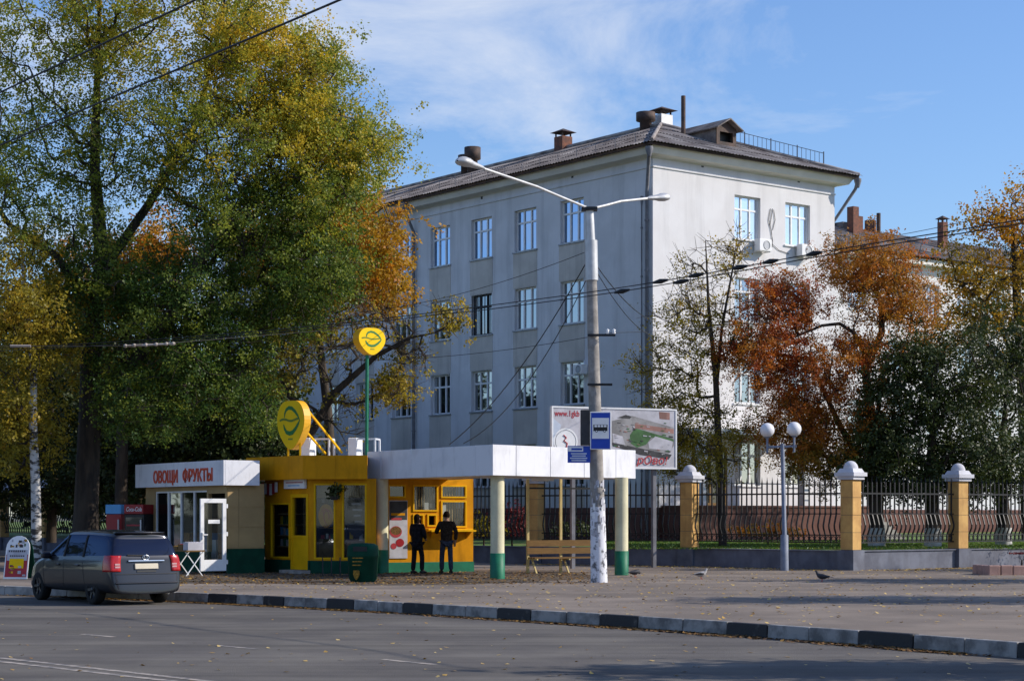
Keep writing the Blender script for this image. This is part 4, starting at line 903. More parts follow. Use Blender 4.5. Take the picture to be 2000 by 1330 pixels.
# low kerb under the shelter front
# rear frame and bench
br = thing('shelter_bench', 'brown slatted bench on thin cream posts inside the shelter', 'bench', G(1085, 1119))
FB = Face(P(1029, 1119, 53.6)[:2], P(1160, 1119, 54.6)[:2])
for x in (.03, FB.len * .5, FB.len - .03): s = MB(); FB.box(s, x - .035, x + .035, -.01, 2.75, -.035, .035); s.build('post', M['post_cream'], br)
mb = MB(); FB.box(mb, 0, FB.len, 2.45, 2.5, -.02, .02); mb.build('top_rail', M['black_iron'], br)
for z0, z1, d in ((.78, .96, .04), (.56, .74, .05)): s = MB(); FB.box(s, -.03, FB.len, z0, z1, d, d + .03); s.build('backrest_slat', M['bench_wood'], br)
for d in (.12, .28, .44): s = MB(); FB.box(s, -.03, FB.len, .43, .47, d, d + .12); s.build('seat_slat', M['bench_wood'], br)
for x in (.06, FB.len * .5, FB.len - .1): s = MB(); s.bar(FB.p(x, 0, .5), FB.p(x, .43, .2), .045, .045); s.bar(FB.p(x, .41, .03), FB.p(x, .41, .56), .045, .04); s.build('bracket', M['post_cream'], br)

# ------------------------------------------------------------------ green litter bin
bn = thing('litter_bin', 'green plastic litter bin with yellow crest beside the yellow kiosk', 'bin', G(709, 1136), R(-14)); bn.scale = (.94, .94, .94)
mb = MB()
rings = [(.30, .24, .0), (.36, .29, .08), (.40, .32, .66), (.42, .34, .68), (.42, .34, .72)]
def rr(w, d, z, n=20, e=3.2): return [(w * math.copysign(abs(math.cos(t)) ** (2 / e), math.cos(t)), d * math.copysign(abs(math.sin(t)) ** (2 / e), math.sin(t)), z) for t in np.linspace(0, 2 * math.pi, n + 1)[:-1]]
vs = sum([rr(*r_) for r_ in rings], []); mb.add(vs, [(i * 20 + k, i * 20 + (k + 1) % 20, (i + 1) * 20 + (k + 1) % 20, (i + 1) * 20 + k) for i in range(len(rings) - 1) for k in range(20)], True); mb.build('body', M['green_dark'], bn, False)
rings = [(.41, .33, .72), (.41, .33, .86), (.39, .31, .97), (.3, .24, 1.03), (.1, .08, 1.05)]
mb = MB(); vs = sum([rr(*r_) for r_ in rings], []); mb.add(vs, [(i * 20 + k, i * 20 + (k + 1) % 20, (i + 1) * 20 + (k + 1) % 20, (i + 1) * 20 + k) for i in range(len(rings) - 1) for k in range(20)] + [tuple(range(80, 100))], True); mb.build('hood', M['green_dark'], bn, False)
fb = Face(bn.matrix_basis @ Vector((-.4, -.325, 0)), bn.matrix_basis @ Vector((.4, -.325, 0)))
mb = MB(); fb.box(mb, .22, .58, .78, .9, -.05, .012); mb.build('slot', M['black_plastic'], bn)
for k in range(3): s = MB(); fb.box(s, .2, .48 - .03 * k, .60 - .09 * k, .625 - .09 * k, -.03, .012); s.build('stripe', M['leaf_yellow'], bn)
mb = MB(); mb.prism([fb.p(.3 + x, z, -.04) for x, z in ((-.07, .3), (.07, .3), (.08, .2), (.04, .1), (0, .06), (-.04, .1), (-.08, .2))], fb.n * .056); mb.build('crest', M['leaf_yellow'], bn)
# box standing at the kiosk corner
bxp = thing('cardboard_box', 'white printed box standing on a dark crate by the yellow kiosk', 'box', G(501, 1118), R(12))
mb = MB(); mb.box(-.15, .15, -.13, .13, .2, .42); mb.build('box', M['poster_pale'], bxp, False); mb = MB(); mb.box(-.16, .16, -.15, .15, 0, .2); mb.build('crate', M['rusty'], bxp, False)
# bicycle rack of thin bent hoops
rk = thing('bicycle_rack', 'thin black hoop bicycle rack before the yellow kiosk windows', 'rack', G(655, 1125), R(8))
for k in range(4):
    s = MB(); x = -.35 + k * .24; s.tube([(x, -.15, 0), (x, -.13, .4), (x, -.05, .52), (x, .05, .52), (x, .13, .4), (x, .15, 0)], .014, 6); s.build('hoop', M['black_iron'], rk, False)
mb = MB(); mb.bar((-.42, -.15, .012), (.44, -.15, .012), .025, .025); mb.bar((-.42, .15, .012), (.44, .15, .012), .025, .025); mb.build('base', M['black_iron'], rk, False)

# ------------------------------------------------------------------ A-board
ab = thing('pavement_sign', 'arched folding pavement sign printed with vegetables beside the birch', 'sign', G(38, 1131), R(-9))
def arch(w, h, y0, y1, z0, n=10):
    pts = [(-w, z0), (w, z0), (w, h - w)] + [(w * math.cos(t), h - w + w * math.sin(t)) for t in np.linspace(0, math.pi, n)[1:-1]] + [(-w, h - w)]
    lean = lambda z: y0 + (y1 - y0) * z / h
    return [(x, lean(z), z) for x, z in pts]
for nm, m_, a, b, hh in (('front_panel', 'sign_white', -.28, -.02, 0), ('back_panel', 'green_dark', .28, .02, 0)):
    s = MB(); s.prism([Vector(v) for v in arch(.33, 1.15, a, b, .02)], (0, .02, 0)); s.build(nm, M[m_], ab, False)
s = MB(); s.prism([Vector(v) + Vector((0, -.004, 0)) for v in arch(.3, 1.12, -.28, -.02, .07)], (0, .003, 0)); s.build('print', M['poster_red'], ab, False)
def abox(x0, x1, z0, z1, m_, k): 
    ln = lambda z: -.28 + .26 * z / 1.15 - .006 - .001 * k
    s = MB(); s.add([(x0, ln(z0), z0), (x1, ln(z0), z0), (x1, ln(z1), z1), (x0, ln(z1), z1)], [(0, 1, 2, 3)]); s.build('print', M[m_], ab, False)
abox(-.28, .28, .5, .78, 'poster_pale', 1); abox(-.2, .2, .3, .55, 'sign_yellow', 2)
for k in range(8): abox(-.24 + k * .06, -.2 + k * .06, .72, .77, 'poster_dark', 3); abox(-.2 + k * .052, -.165 + k * .052, .6, .64, 'poster_dark', 3)
for k in range(26): x, z = random.uniform(-.26, .2), random.choice([random.uniform(.08, .4), random.uniform(.82, 1.0)]); abox(x, x + random.uniform(.04, .1), z, z + random.uniform(.03, .08), random.choice(['poster_green', 'leaf_yellow', 'poster_red', 'poster_pale', 'sign_edge', 'poster_dark']), 4 + k * .1)

# ------------------------------------------------------------------ concrete lamp post with two street lamp heads
LB = G(1170, 1137); lp_ = thing('street_lamp', 'tall concrete lamp post with two curved lamp heads at the bus stop', 'lamp post', LB)
def lpx(px, py): return P(px, py, LB.y)
mb = MB(); zs = [1137, 1060, 985, 780, 545]; mb.tube([lpx(x, y) for x, y in ((1170, 1139), (1168.5, 1060), (1167, 985), (1161.5, 780), (1155.5, 545))], [.215, .2, .185, .16, .135], 10); sh = mb.build('shaft', M['concrete'], lp_)
mb = MB(); mb.tube([lpx(x, y) for x, y in ((1170, 1137), (1168.6, 1060), (1167.2, 990))], [.221, .206, .192], 10, cap=False); mb.build('whitewash', M['whitewash'], lp_)
for k in range(46):                                              # torn paper notices pasted on the shaft
    t = random.uniform(-2.7, -.3); z = random.uniform(.9, 2.45); c = Vector((lpx(1167.5, 1020).x, LB.y, z)); r = .212 - .012 * z + .006
    w, h = random.uniform(.05, .12), random.uniform(.06, .2)
    s = MB(); s.add([c + Vector((r * math.cos(t + a), r * math.sin(t + a), b)) for a, b in ((-w * 2, 0), (w * 2, random.uniform(-.02, .02)), (w * 2, h), (-w * 2, h * random.uniform(.6, 1)))], [(0, 1, 2, 3)])
    s.build('paper_notice', M[random.choice(['sign_white', 'poster_pale', 'poster_pale', 'poster_grey'])], lp_)
mb = MB(); mb.tube([lpx(1155.5, 548), lpx(1154, 470)], .165, 12); mb.build('collar', M['galv'], lp_)
mb = MB(); mb.tube([lpx(1154, 472), lpx(1151.5, 412)], [.115, .105], 10); mb.build('top_pipe', M['galv'], lp_)
T = lpx(1151, 408); mb = MB(); mb.box(-.2, .2, -.16, .16, -.05, .03, Matrix.Translation(T)); mb.build('bracket', M['black_iron'], lp_)
for tip, Yt, base_, L_ in (((945, 330), 43.2, T + Vector((-.08, -.08, .02)), .95), ((1264, 388), 47.7, T + Vector((.1, .06, .02)), .8)):
    e_ = P(*tip, Yt); mid = base_.lerp(e_, .5) + Vector((0, 0, .05))
    s = MB(); s.tube([base_, base_.lerp(e_, .25) + Vector((0, 0, .02)), mid, e_], .035, 8); arm = s.build('arm', M['galv'], lp_)
    d = (e_ - base_).normalized(); d = Vector((d.x, d.y, d.z * .5)).normalized(); sd_ = d.cross(Vector((0, 0, 1))).normalized(); up = sd_.cross(d)
    s = MB(); prof = [(0, .04, .04), (.1, .075, .06), (.3, .1, .08), (.5, .13, .1), (.62, .18, .13), (.8, .19, .14), (.92, .14, .1), (1.0, .02, .02)]
    vs = []
    for x, w, h in prof:
        for k in range(12):
            t = 2 * math.pi * k / 12; hh = h if math.sin(t) > 0 else h * .55
            vs.append(e_ + d * x * L_ + sd_ * w * math.cos(t) + up * hh * math.sin(t))
    s.add(vs, [(i * 12 + k, i * 12 + (k + 1) % 12, (i + 1) * 12 + (k + 1) % 12, (i + 1) * 12 + k) for i in range(7) for k in range(12)], True); s.build('lamp_head', M['galv'], lp_)
for y, w in ((656, .3), (752, .22)):
    s = MB(); c = lpx(1164, y); s.box(-.22, .18 + w, -.2, -.16, -.03, .03, Matrix.Translation(c)); b_ = s.build('bracket', M['black_iron'], lp_)
    if y == 656:
        for x in (.28, .44): s = MB(); s.lathe([(.03, .03), (.05, .06), (.03, .1), (.05, .13), (0, .16)], c + Vector((x, -.18, 0)), 8); s.build('insulator', M['sign_white'], b_)
# signs fixed to the post
def post_box(x0, x1, y0, y1, Y, t, name, m_, root):
    a, b = P(x0, y1, Y), P(x1, y0, Y); s = MB(); s.box(a.x, b.x, Y - t, Y, a.z, b.z); return s.build(name, m_, root)
YS = LB.y - .32
bs = thing('bus_stop_sign', 'blue and white bus stop sign with black bus pictogram', 'sign', P(1173, 877, YS))
bevel(post_box(1152.5, 1193.5, 804, 878, YS, .025, 'plate', M['sign_white'], bs), .012, 2)
post_box(1154.5, 1191.5, 806, 876, YS - .026, .002, 'blue_field', M['sign_blue'], bs); post_box(1156.5, 1189.5, 816, 856.5, YS - .029, .002, 'white_field', M['sign_white'], bs)
bY = YS - .0325
bus = post_box(1159, 1186.5, 829, 841.5, bY, .001, 'bus_body', M['black_plastic'], bs)
for k in range(4): post_box(1161 + k * 6.2, 1166 + k * 6.2, 829.8, 834, bY - .0015, .001, 'bus_window', M['sign_white'], bs)
for x in (1165, 1181):
    c = P(x, 842, bY - .0015); s = MB(); s.prism([c + Vector((.032 * math.cos(t), 0, .032 * math.sin(t))) for t in np.linspace(0, 6.2832, 13)[:-1]], (0, -.001, 0)); s.build('bus_wheel', M['black_plastic'], bs)
    s = MB(); s.prism([c + Vector((.018 * math.cos(t), -.002, .018 * math.sin(t))) for t in np.linspace(0, 6.2832, 13)[:-1]], (0, -.001, 0)); s.build('bus_wheel', M['sign_white'], bs)
mb = MB(); mb.bar(P(1160, 820, YS + .01), P(1164, 820, LB.y - .1), .04, .04); mb.bar(P(1160, 862, YS + .01), P(1166, 862, LB.y - .1), .04, .04); mb.build('bracket', M['black_iron'], bs)
rv = thing('sign_back', 'dark box sign turned away behind the bus stop sign', 'sign', P(1143, 870, LB.y - .18))
bevel(post_box(1133.5, 1152, 801, 870, LB.y - .1, .2, 'box', M['poster_dark'], rv), .01)
tt = thing('stop_timetable', 'small blue timetable plate with white lines on the lamp post', 'sign', P(1130, 903, LB.y - .24))
post_box(1108.5, 1153, 870.5, 903.5, LB.y - .24, .02, 'plate', M['sign_blue'], tt); post_box(1109.5, 1139, 872, 881.5, LB.y - .262, .002, 'title_strip', M['sign_white'], tt)
post_box(1116, 1137, 875, 879, LB.y - .265, .001, 'print', M['sign_blue'], tt)
for k, (a, b) in enumerate(((1115, 1146), (1117, 1144), (1113, 1147), (1116, 1145))): post_box(a, b, 884.5 + k * 4.4, 887 + k * 4.4, LB.y - .262, .001, 'print', M['poster_sky'], tt)

# ------------------------------------------------------------------ twin globe park lamp
gp = G(1532, 1114); pl = thing('park_lamp', 'grey blue park lamp with two white globes before the fence', 'lamp post', gp)
mb = MB(); k_ = gp.y / F
mb.tube([gp, gp + Vector((0, 0, 1.08)), gp + Vector((0, 0, 1.1)), (P(1528, 866, gp.y))], [.13, .12, .07, .06], 10); mb.build('pole', M['lamp_blue'], pl)
mb = MB(); mb.bar(P(1498, 873, gp.y), P(1556, 871, gp.y), .06, .06); mb.build('crossbar', M['lamp_blue'], pl)
for x, y in ((1498.5, 840), (1551, 838)):
    c = P(x, y, gp.y); s = MB(); s.tube([c + Vector((0, 0, -.7)), c + Vector((0, 0, -.18))], .035, 8); s.lathe([(.035, -.25), (.1, -.21), (.1, -.17)], c, 10); s.build('globe_holder', M['lamp_blue'], pl)
    s = MB(); s.lathe([(.222 * math.sin(t), -.222 * math.cos(t)) for t in np.linspace(0.02, math.pi, 14)], c, 20); s.build('globe', M['panel_white'], pl)

# ------------------------------------------------------------------ billboard behind the shelter
BY = 58.6; ba, bb = P(1079, 800, BY - .8), P(1320, 800, BY + 1.0); FBb = Face(ba[:2], bb[:2])
bbd = thing('billboard', 'pale billboard with web address and town picture behind the shelter', 'billboard', (FBb.p(FBb.len / 2, .6)))
zb1 = P(1200, 797.5, BY).z; zb0 = P(1200, 913, BY).z
mb = MB(); FBb.box(mb, 0, FBb.len, zb0, zb1, -.12, 0); mb.build('board', M['poster_pale'], bbd)
mb = MB(); FBb.frame(mb, -.03, FBb.len + .03, zb0 - .03, zb1 + .03, .05, -.13, .02); mb.build('frame', M['sign_white'], bbd)
for x in (.8, FBb.len - .7): s = MB(); FBb.box(s, x - .06, x + .06, -.02, zb0, -.27, -.13); s.build('post', M['pipe_grey'], bbd)
def bpatch(pts, m_, d): s = MB(); s.add([FBb.p(*FBb.uz(*q_), d) for q_ in pts], [tuple(range(len(pts)))]); s.build('print', M[m_], bbd)
bpatch([(1079, 815), (1096, 830), (1090, 852), (1079, 872)], 'poster_sky', .002)
cu, cz = FBb.uz(1105, 862); mb = MB(); mb.add(disc(FBb, cu, cz, .42, .42, .003), [tuple(range(24))]); mb.build('print', M['sign_white'], bbd)
mb = MB(); mb.tube([v for v in disc(FBb, cu, cz, .36, .36, .004)] + [disc(FBb, cu, cz, .36, .36, .004)[0]], .008, 4, False); mb.build('print', M['poster_grey'], bbd)
mb = MB(); mb.tube([FBb.p(cu + x, cz + z, .008) for x, z in ((-.08, .2), (.02, .12), (-.07, .02), (.05, -.06), (0, -.25))], .022, 5); mb.build('print', M['poster_red'], bbd)
random.seed(3)
bpatch([(1195, 822), (1235, 812), (1316, 835), (1316, 870), (1300, 895), (1244, 878), (1195, 868)], 'poster_grey', .002)
bpatch([(1240, 827), (1316, 838), (1316, 847), (1240, 836)], 'poster_brick', .003)
bpatch([(1205, 816), (1222, 810), (1234, 813), (1230, 818)], 'poster_dark', .003); bpatch([(1287, 804), (1308, 806), (1308, 820), (1288, 818)], 'poster_brick', .003)
bpatch([(1230, 850), (1240, 836), (1262, 842), (1316, 858), (1316, 863), (1272, 854), (1262, 868), (1244, 874), (1232, 866)], 'poster_green', .004)
bpatch([(1266, 864), (1280, 852), (1314, 862), (1312, 880), (1268, 876)], 'poster_pale', .005)
bpatch([(1196, 846), (1216, 852), (1222, 872), (1198, 866)], 'poster_pale', .004); bpatch([(1196, 864), (1312, 888), (1306, 897), (1250, 888), (1196, 870)], 'poster_dark', .006)
for k in range(60):
    x, y = random.uniform(1198, 1308), random.uniform(824, 886); w, h = random.uniform(2, 8), random.uniform(1, 4)
    bpatch([(x, y), (x + w, y + h * .4), (x + w, y + h), (x, y + h * .8)], random.choice(['poster_green', 'poster_dark', 'poster_pale', 'poster_grey', 'poster_brick']), .007 + k * .0002)
a, z = FBb.uz(1083, 812); b, _ = FBb.uz(1132, 812); lettering('www.1gkb', FBb, a, z, .006, .26, M['poster_red'], bbd, b - a, .002, .004)
a, z = FBb.uz(1242, 906); b, _ = FBb.uz(1303, 906); lettering('рОво!', FBb, a, z, .03, .36, M['poster_red'], bbd, b - a, .002, .004, .25)

# ------------------------------------------------------------------ block flowerbed
fbp = G(1965, 1122); fbd = thing('flowerbed', 'flowerbed edged with pink concrete blocks before the parapet', 'flowerbed', fbp, R(8))
for k in range(7): s = MB(); s.box(-.65 + k * .36, -.31 + k * .36, -.35, -.2, -.02, .27 + random.uniform(-.01, .01)); bevel(s.build('edging_block', M['pink_block'], fbd, False), .02)
for k in range(3): s = MB(); s.box(-.65, -.5, -.19 + k * .36, .15 + k * .36, -.02, .27); bevel(s.build('edging_block', M['pink_block'], fbd, False), .02)
mb = MB(); mb.box(-.5, 1.9, -.2, .9, 0, .22); mb.build('soil', M['earth'], fbd, False)

# ------------------------------------------------------------------ parked car
from mathutils.bvhtree import BVHTree
def make_car(loc_, ang):
    root = thing('parked_car', 'dark grey estate car parked at the kerb with its tail towards the sun', 'car', loc_, ang)
    ST = [  # x low, x belt, x roof, z belt, z roof, half widths: sill, belt, roof edge, glass behind this station
        (-2.29, -2.20, -2.02, 1.00, 1.49, .70, .74, .58, 0), (-2.25, -2.17, -1.99, 1.00, 1.51, .80, .81, .63, 0), (-2.05, -2.02, -1.88, 1.00, 1.55, .84, .84, .65, 0), (-1.85, -1.80, -1.68, .99, 1.57, .845, .848, .665, 1),
        (-1.15, -.95, -.93, .97, 1.59, .845, .85, .67, 0), (-1.0, -.88, -.86, .97, 1.59, .845, .85, .67, 1), (-.05, .02, 0.0, .96, 1.585, .845, .85, .67, 0), (.05, .10, .08, .96, 1.58, .845, .85, .67, 1), (.55, .68, .30, .95, 1.53, .845, .85, .64, 1),
        (.85, 1.05, .70, .945, 1.31, .845, .845, .64, 0), (1.1, 1.22, 1.16, .94, 1.04, .84, .83, .66, 0), (1.65, 1.68, 1.66, .87, .98, .82, .79, .60, 0), (2.03, 2.0, 1.98, .76, .87, .76, .71, .52, 0), (2.24, 2.18, 2.14, .56, .66, .60, .56, .42, 0), (2.29, 2.22, 2.18, .5, .58, .5, .48, .36, 0)]
    verts, faces, mi = [], [], []
    def ringpts(s):
        xl, xb, xr, zb, zr, ws, wb, wr, _ = s; e = .10 if zr - zb > .2 else .025
        h = [(xl, 0, .24), (xl, ws * .88, .23), (xl, ws, .32), ((xl + xb) / 2, (ws + wb) / 2 + .012, .62 * zb / .97), (xb, wb, zb - .07), (xb, wb - .035, zb), ((xb + 2 * xr) / 3, (wb - .035) * .35 + wr * .65, zb + (zr - zb) * .62), (xr, wr, zr - e), (xr, wr * .86, zr - e * .25), (xr, 0, zr)]
        return h + [(x, -y, z) for x, y, z in h[-2:0:-1]]
    for s in ST: verts += ringpts(s)
    n = 18
    for i in range(len(ST) - 1):
        for k in range(n):
            faces.append((i * n + k, i * n + (k + 1) % n, (i + 1) * n + (k + 1) % n, (i + 1) * n + k))
            side = k in (5, 6, 11, 12); m_ = 0
            if side and 3 <= i <= 8: m_ = 1
            if side and i in (0, 1, 2): m_ = 3
            if i in (8, 9) and k in (7, 8, 9, 10): m_ = 2
            mi.append(m_)
    for o, last in ((0, False), ((len(ST) - 1) * n, True)):
        for j in range(9):
            a, b = o + j, o + j + 1; c, d = o + (n - j - 1) % n, o + (n - j) % n
            f = (a, b, c, d) if j not in (0, 8) else ((a, b, c) if j == 0 else (a, b, d))
            faces.append(f if last else f[::-1]); mi.append(3 if (not last and j in (5, 6)) else 0)
    me = bpy.data.meshes.new('body'); me.from_pydata(verts, [], faces); me.polygons.foreach_set('material_index', mi)
    bm = bmesh.new(); bm.from_mesh(me); bmesh.ops.recalc_face_normals(bm, faces=bm.faces); bm.to_mesh(me); bm.free()
    for q_ in ('car_paint', 'glass_car', 'glass_car', 'glass_car', 'tail_red', 'black_plastic'): me.materials.append(M[q_])
    body = put('body', me, None, root); body.modifiers.new('s', 'SUBSURF').levels = 3; body.modifiers['s'].render_levels = 3; baked(body)
    cut = MB()
    for x in (-1.36, 1.39):
        for s_ in (-1, 1): cut.tube([(x, s_ * .58, .31), (x, s_ * 1.1, .31)], .365, 28)
    co = cut.build('cut', None); md = body.modifiers.new('b', 'BOOLEAN'); md.object = co; md.operation = 'DIFFERENCE'; md.solver = 'EXACT'; baked(body); bpy.data.objects.remove(co)
    me = body.data
    bm = bmesh.new(); bm.from_mesh(me)
    for f in bm.faces:                                            # lamps and the black wheel wells
        c = f.calc_center_median()
        if f.material_index == 0 and c.x < -1.93 and .70 < c.z < 1.07 and abs(c.y) > .585: f.material_index = 4
        elif f.material_index == 0 and c.z < .7 and abs(c.y) < .83 and (abs(c.x + 1.36) < .36 or abs(c.x - 1.39) < .36) and math.hypot(min(abs(c.x + 1.36), abs(c.x - 1.39)), c.z - .31) < .364: f.material_index = 5
    tree_ = BVHTree.FromBMesh(bm)
    names = {1: 'side_window', 2: 'windscreen', 3: 'rear_window', 4: 'taillight', 5: 'wheel_well'}
    def island(idx, test, name):
        b2 = bm.copy(); bmesh.ops.delete(b2, geom=[f for f in b2.faces if not (f.material_index == idx and test(f.calc_center_median()))], context='FACES')
        if not b2.faces: b2.free(); return
        m2 = bpy.data.meshes.new(name); b2.to_mesh(m2); b2.free()
        for p_ in m2.polygons: p_.material_index = 0; p_.use_smooth = True
        m2.materials.clear(); m2.materials.append(MATS[{1: 'glass_car', 2: 'glass_car', 3: 'glass_car', 4: 'tail_red', 5: 'black_plastic'}[idx]])
        o = put(name, m2, None, root)
        if idx == 4: o.modifiers.new('t', 'SOLIDIFY').thickness = -.02
        return o
    for sg in (-1, 1):
        for a, b in ((-2, -.92), (-.92, .05), (.05, 2)): island(1, lambda c: c.y * sg > 0 and a < c.x < b, 'side_window')
        island(4, lambda c: c.y * sg > 0, 'taillight'); island(5, lambda c: c.y * sg > 0 and c.x > 0, 'wheel_well'); island(5, lambda c: c.y * sg > 0 and c.x < 0, 'wheel_well')
    island(2, lambda c: True, 'windscreen'); island(3, lambda c: True, 'rear_window')
    bmesh.ops.delete(bm, geom=[f for f in bm.faces if f.material_index != 0], context='FACES')
    me = bpy.data.meshes.new('body'); bm.to_mesh(me); bm.free(); me.materials.append(M['car_paint'])
    for p_ in me.polygons: p_.use_smooth = True
    body.data = me
    def rear(y, z, out=.0): h = tree_.ray_cast(Vector((-4, y, z)), Vector((1, 0, 0)))[0]; return Vector((h.x - out, y, z))
    def side(x, z, sg=1, out=0.0): h = tree_.ray_cast(Vector((x, sg * 3, z)), Vector((0, -sg, 0)))[0]; return Vector((x, h.y + sg * out, z))
    def rbox(y0, y1, z0, z1, t, name, m_):
        y_ = (y0 + y1) / 2; p0, p1 = rear(y_, z0), rear(y_, z1); s = MB()
        s.hexa([(p0.x, y0, z0), (p0.x, y1, z0), (p0.x - t, y1, z0), (p0.x - t, y0, z0), (p1.x, y0, z1), (p1.x, y1, z1), (p1.x - t, y1, z1), (p1.x - t, y0, z1)]); return s.build(name, M[m_], root, False)
    bevel(rbox(-.27, .27, .76, .875, .035, 'number_plate', 'plate'), .008); bevel(rbox(-.42, .42, .915, .95, .04, 'chrome_strip', 'chrome'), .012, 2)
    s = MB(); c = rear(0, 1.0, .012); s.tube([c + Vector((0, .075 * math.cos(t), .05 * math.sin(t))) for t in np.linspace(0, 2 * math.pi, 17)], .011, 6, False); s.tube([c + Vector((0, .03 * math.cos(t), .048 * math.sin(t))) for t in np.linspace(0, 2 * math.pi, 13)], .008, 6, False); s.build('emblem', M['chrome'], root, False)
    s = MB(); s.tube([rear(y, z, .02) for y, z in ((.02, 1.045), (.2, 1.05), (.42, 1.055))], .013, 6); s.build('wiper', M['black_plastic'], root, False)
    rbox(-.22, .22, .695, .735, .012, 'plate_recess', 'black_plastic')
    for yy in (-1, 1):
        s = MB()
        for k in range(2): a = rear(yy * .66, .80 + .055 * k); s.box(a.x - .028, a.x, yy * .66 - .055, yy * .66 + .055, .79 + .055 * k, .825 + .055 * k)
        s.build('taillight_lens', M['tail_clear'], root, False)
    s = MB(); s.tube([rear(y, .655, .004) for y in np.linspace(-.72, .72, 15)], .008, 5); s.build('bumper_seam', M['black_plastic'], root, False)
    s = MB(); s.tube([rear(y, .47, .012) for y in np.linspace(-.72, .72, 15)], .018, 6); s.build('bumper_lip', M['car_paint'], root, False)
    s = MB(); vs = []                                            # roof spoiler
    for y in np.linspace(-.56, .56, 9):
        k = 1 - .25 * (y / .56) ** 2; vs += [(-1.80, y, 1.555 - .02 * (y / .56) ** 2), (-1.98 * k - .49 * (1 - k) * 2.6 if False else -2.06 + .1 * (y / .56) ** 2, y, 1.535), (-2.06 + .1 * (y / .56) ** 2, y, 1.505), (-1.86, y, 1.50)]
    s.add(vs, [(4 * i + k, 4 * i + (k + 1) % 4, 4 * i + 4 + (k + 1) % 4, 4 * i + 4 + k) for i in range(8) for k in range(4)] + [(0, 1, 2, 3), (35, 34, 33, 32)], True); s.build('spoiler', M['car_paint'], root, False)
    for sg in (-1, 1):
        for x0, x1 in ((.02, .02), (-.93, -1.05), (1.12, 1.02)):
            s = MB(); s.tube([side(x0 + (x1 - x0) * t, .93 - .6 * t, sg, -.001) for t in np.linspace(0, 1, 9)], .007, 5); s.build('door_seam', M['black_plastic'], root, False)
        for xa, xb in ((.06, .04), (-.9, -.88)):
            s = MB(); s.tube([side(xa + (xb - xa) * t, 1.0 + .46 * t, sg, .0) for t in np.linspace(0, 1, 7)], .03, 6); s.build('window_pillar', M['black_plastic'], root, False)
        for x in (-.78, .2): s = MB(); s.bar(side(x, .82, sg, .02), side(x + .2, .825, sg, .02), .03, .035); bevel(s.build('door_handle', M['car_paint'], root, False), .01)
        s = MB(); a = side(.82, .98, sg, .1); s.box(a.x - .07, a.x + .07, a.y - .1, a.y + .1, .94, 1.08); bevel(s.build('mirror', M['car_paint'], root, False), .04, 3)
        h = side(1.95, .66, sg); s = MB(); s.box(1.93, 2.1, h.y - .12 * (1 if sg > 0 else -1) * 1.0 - .06, h.y - .12 * sg + .06, .6, .74); bevel(s.build('headlight', M['tail_clear'], root, False), .03, 2)
        for x in (-1.36, 1.39):
            w = thing('wheel', None, None, (x, sg * .74, .315)); w.parent = root
            s = MB(); A_ = 'Y'
            prof = [(.19, -.1), (.29, -.105), (.312, -.08), (.315, 0), (.312, .08), (.29, .105), (.19, .1)]
            mx_ = Matrix.Rotation(R(-90 * sg), 4, 'X')
            s.lathe(prof, n=28); s.v = [tuple(mx_ @ Vector(v)) for v in s.v]; s.build('tyre', M['rubber'], w, False)
            s = MB(); s.lathe([(.205, .09), (.2, .06), (.19, .03), (.0, .02)], n=24)
            for k in range(5):
                t = 2 * math.pi * k / 5; s.bar((.03 * math.cos(t), .03 * math.sin(t), .075), (.2 * math.cos(t), .2 * math.sin(t), .085), .055, .03)
            s.lathe([(.055, .02), (.055, .095), (0, .1)], n=12); s.v = [tuple(mx_ @ Vector(v)) for v in s.v]; s.build('rim', M['rim'], w, False)
    s = MB(); s.tube([(-2.0, -.5, .26), (-2.27, -.5, .25)], .03, 8); s.build('exhaust', M['chrome'], root, False)
    s = MB(); s.tube([(-1.55, -.3, 1.57), (-1.62, -.3, 1.66)], .006, 5); s.build('antenna', M['black_plastic'], root, False)
    return root
CA = R(128); cf = Vector((math.cos(CA), math.sin(CA), 0)); cl = Vector((-math.sin(CA), math.cos(CA), 0))
rl = G(187, 1180, ROAD_Z); make_car(rl + cf * 1.36 - cl * .74, CA)

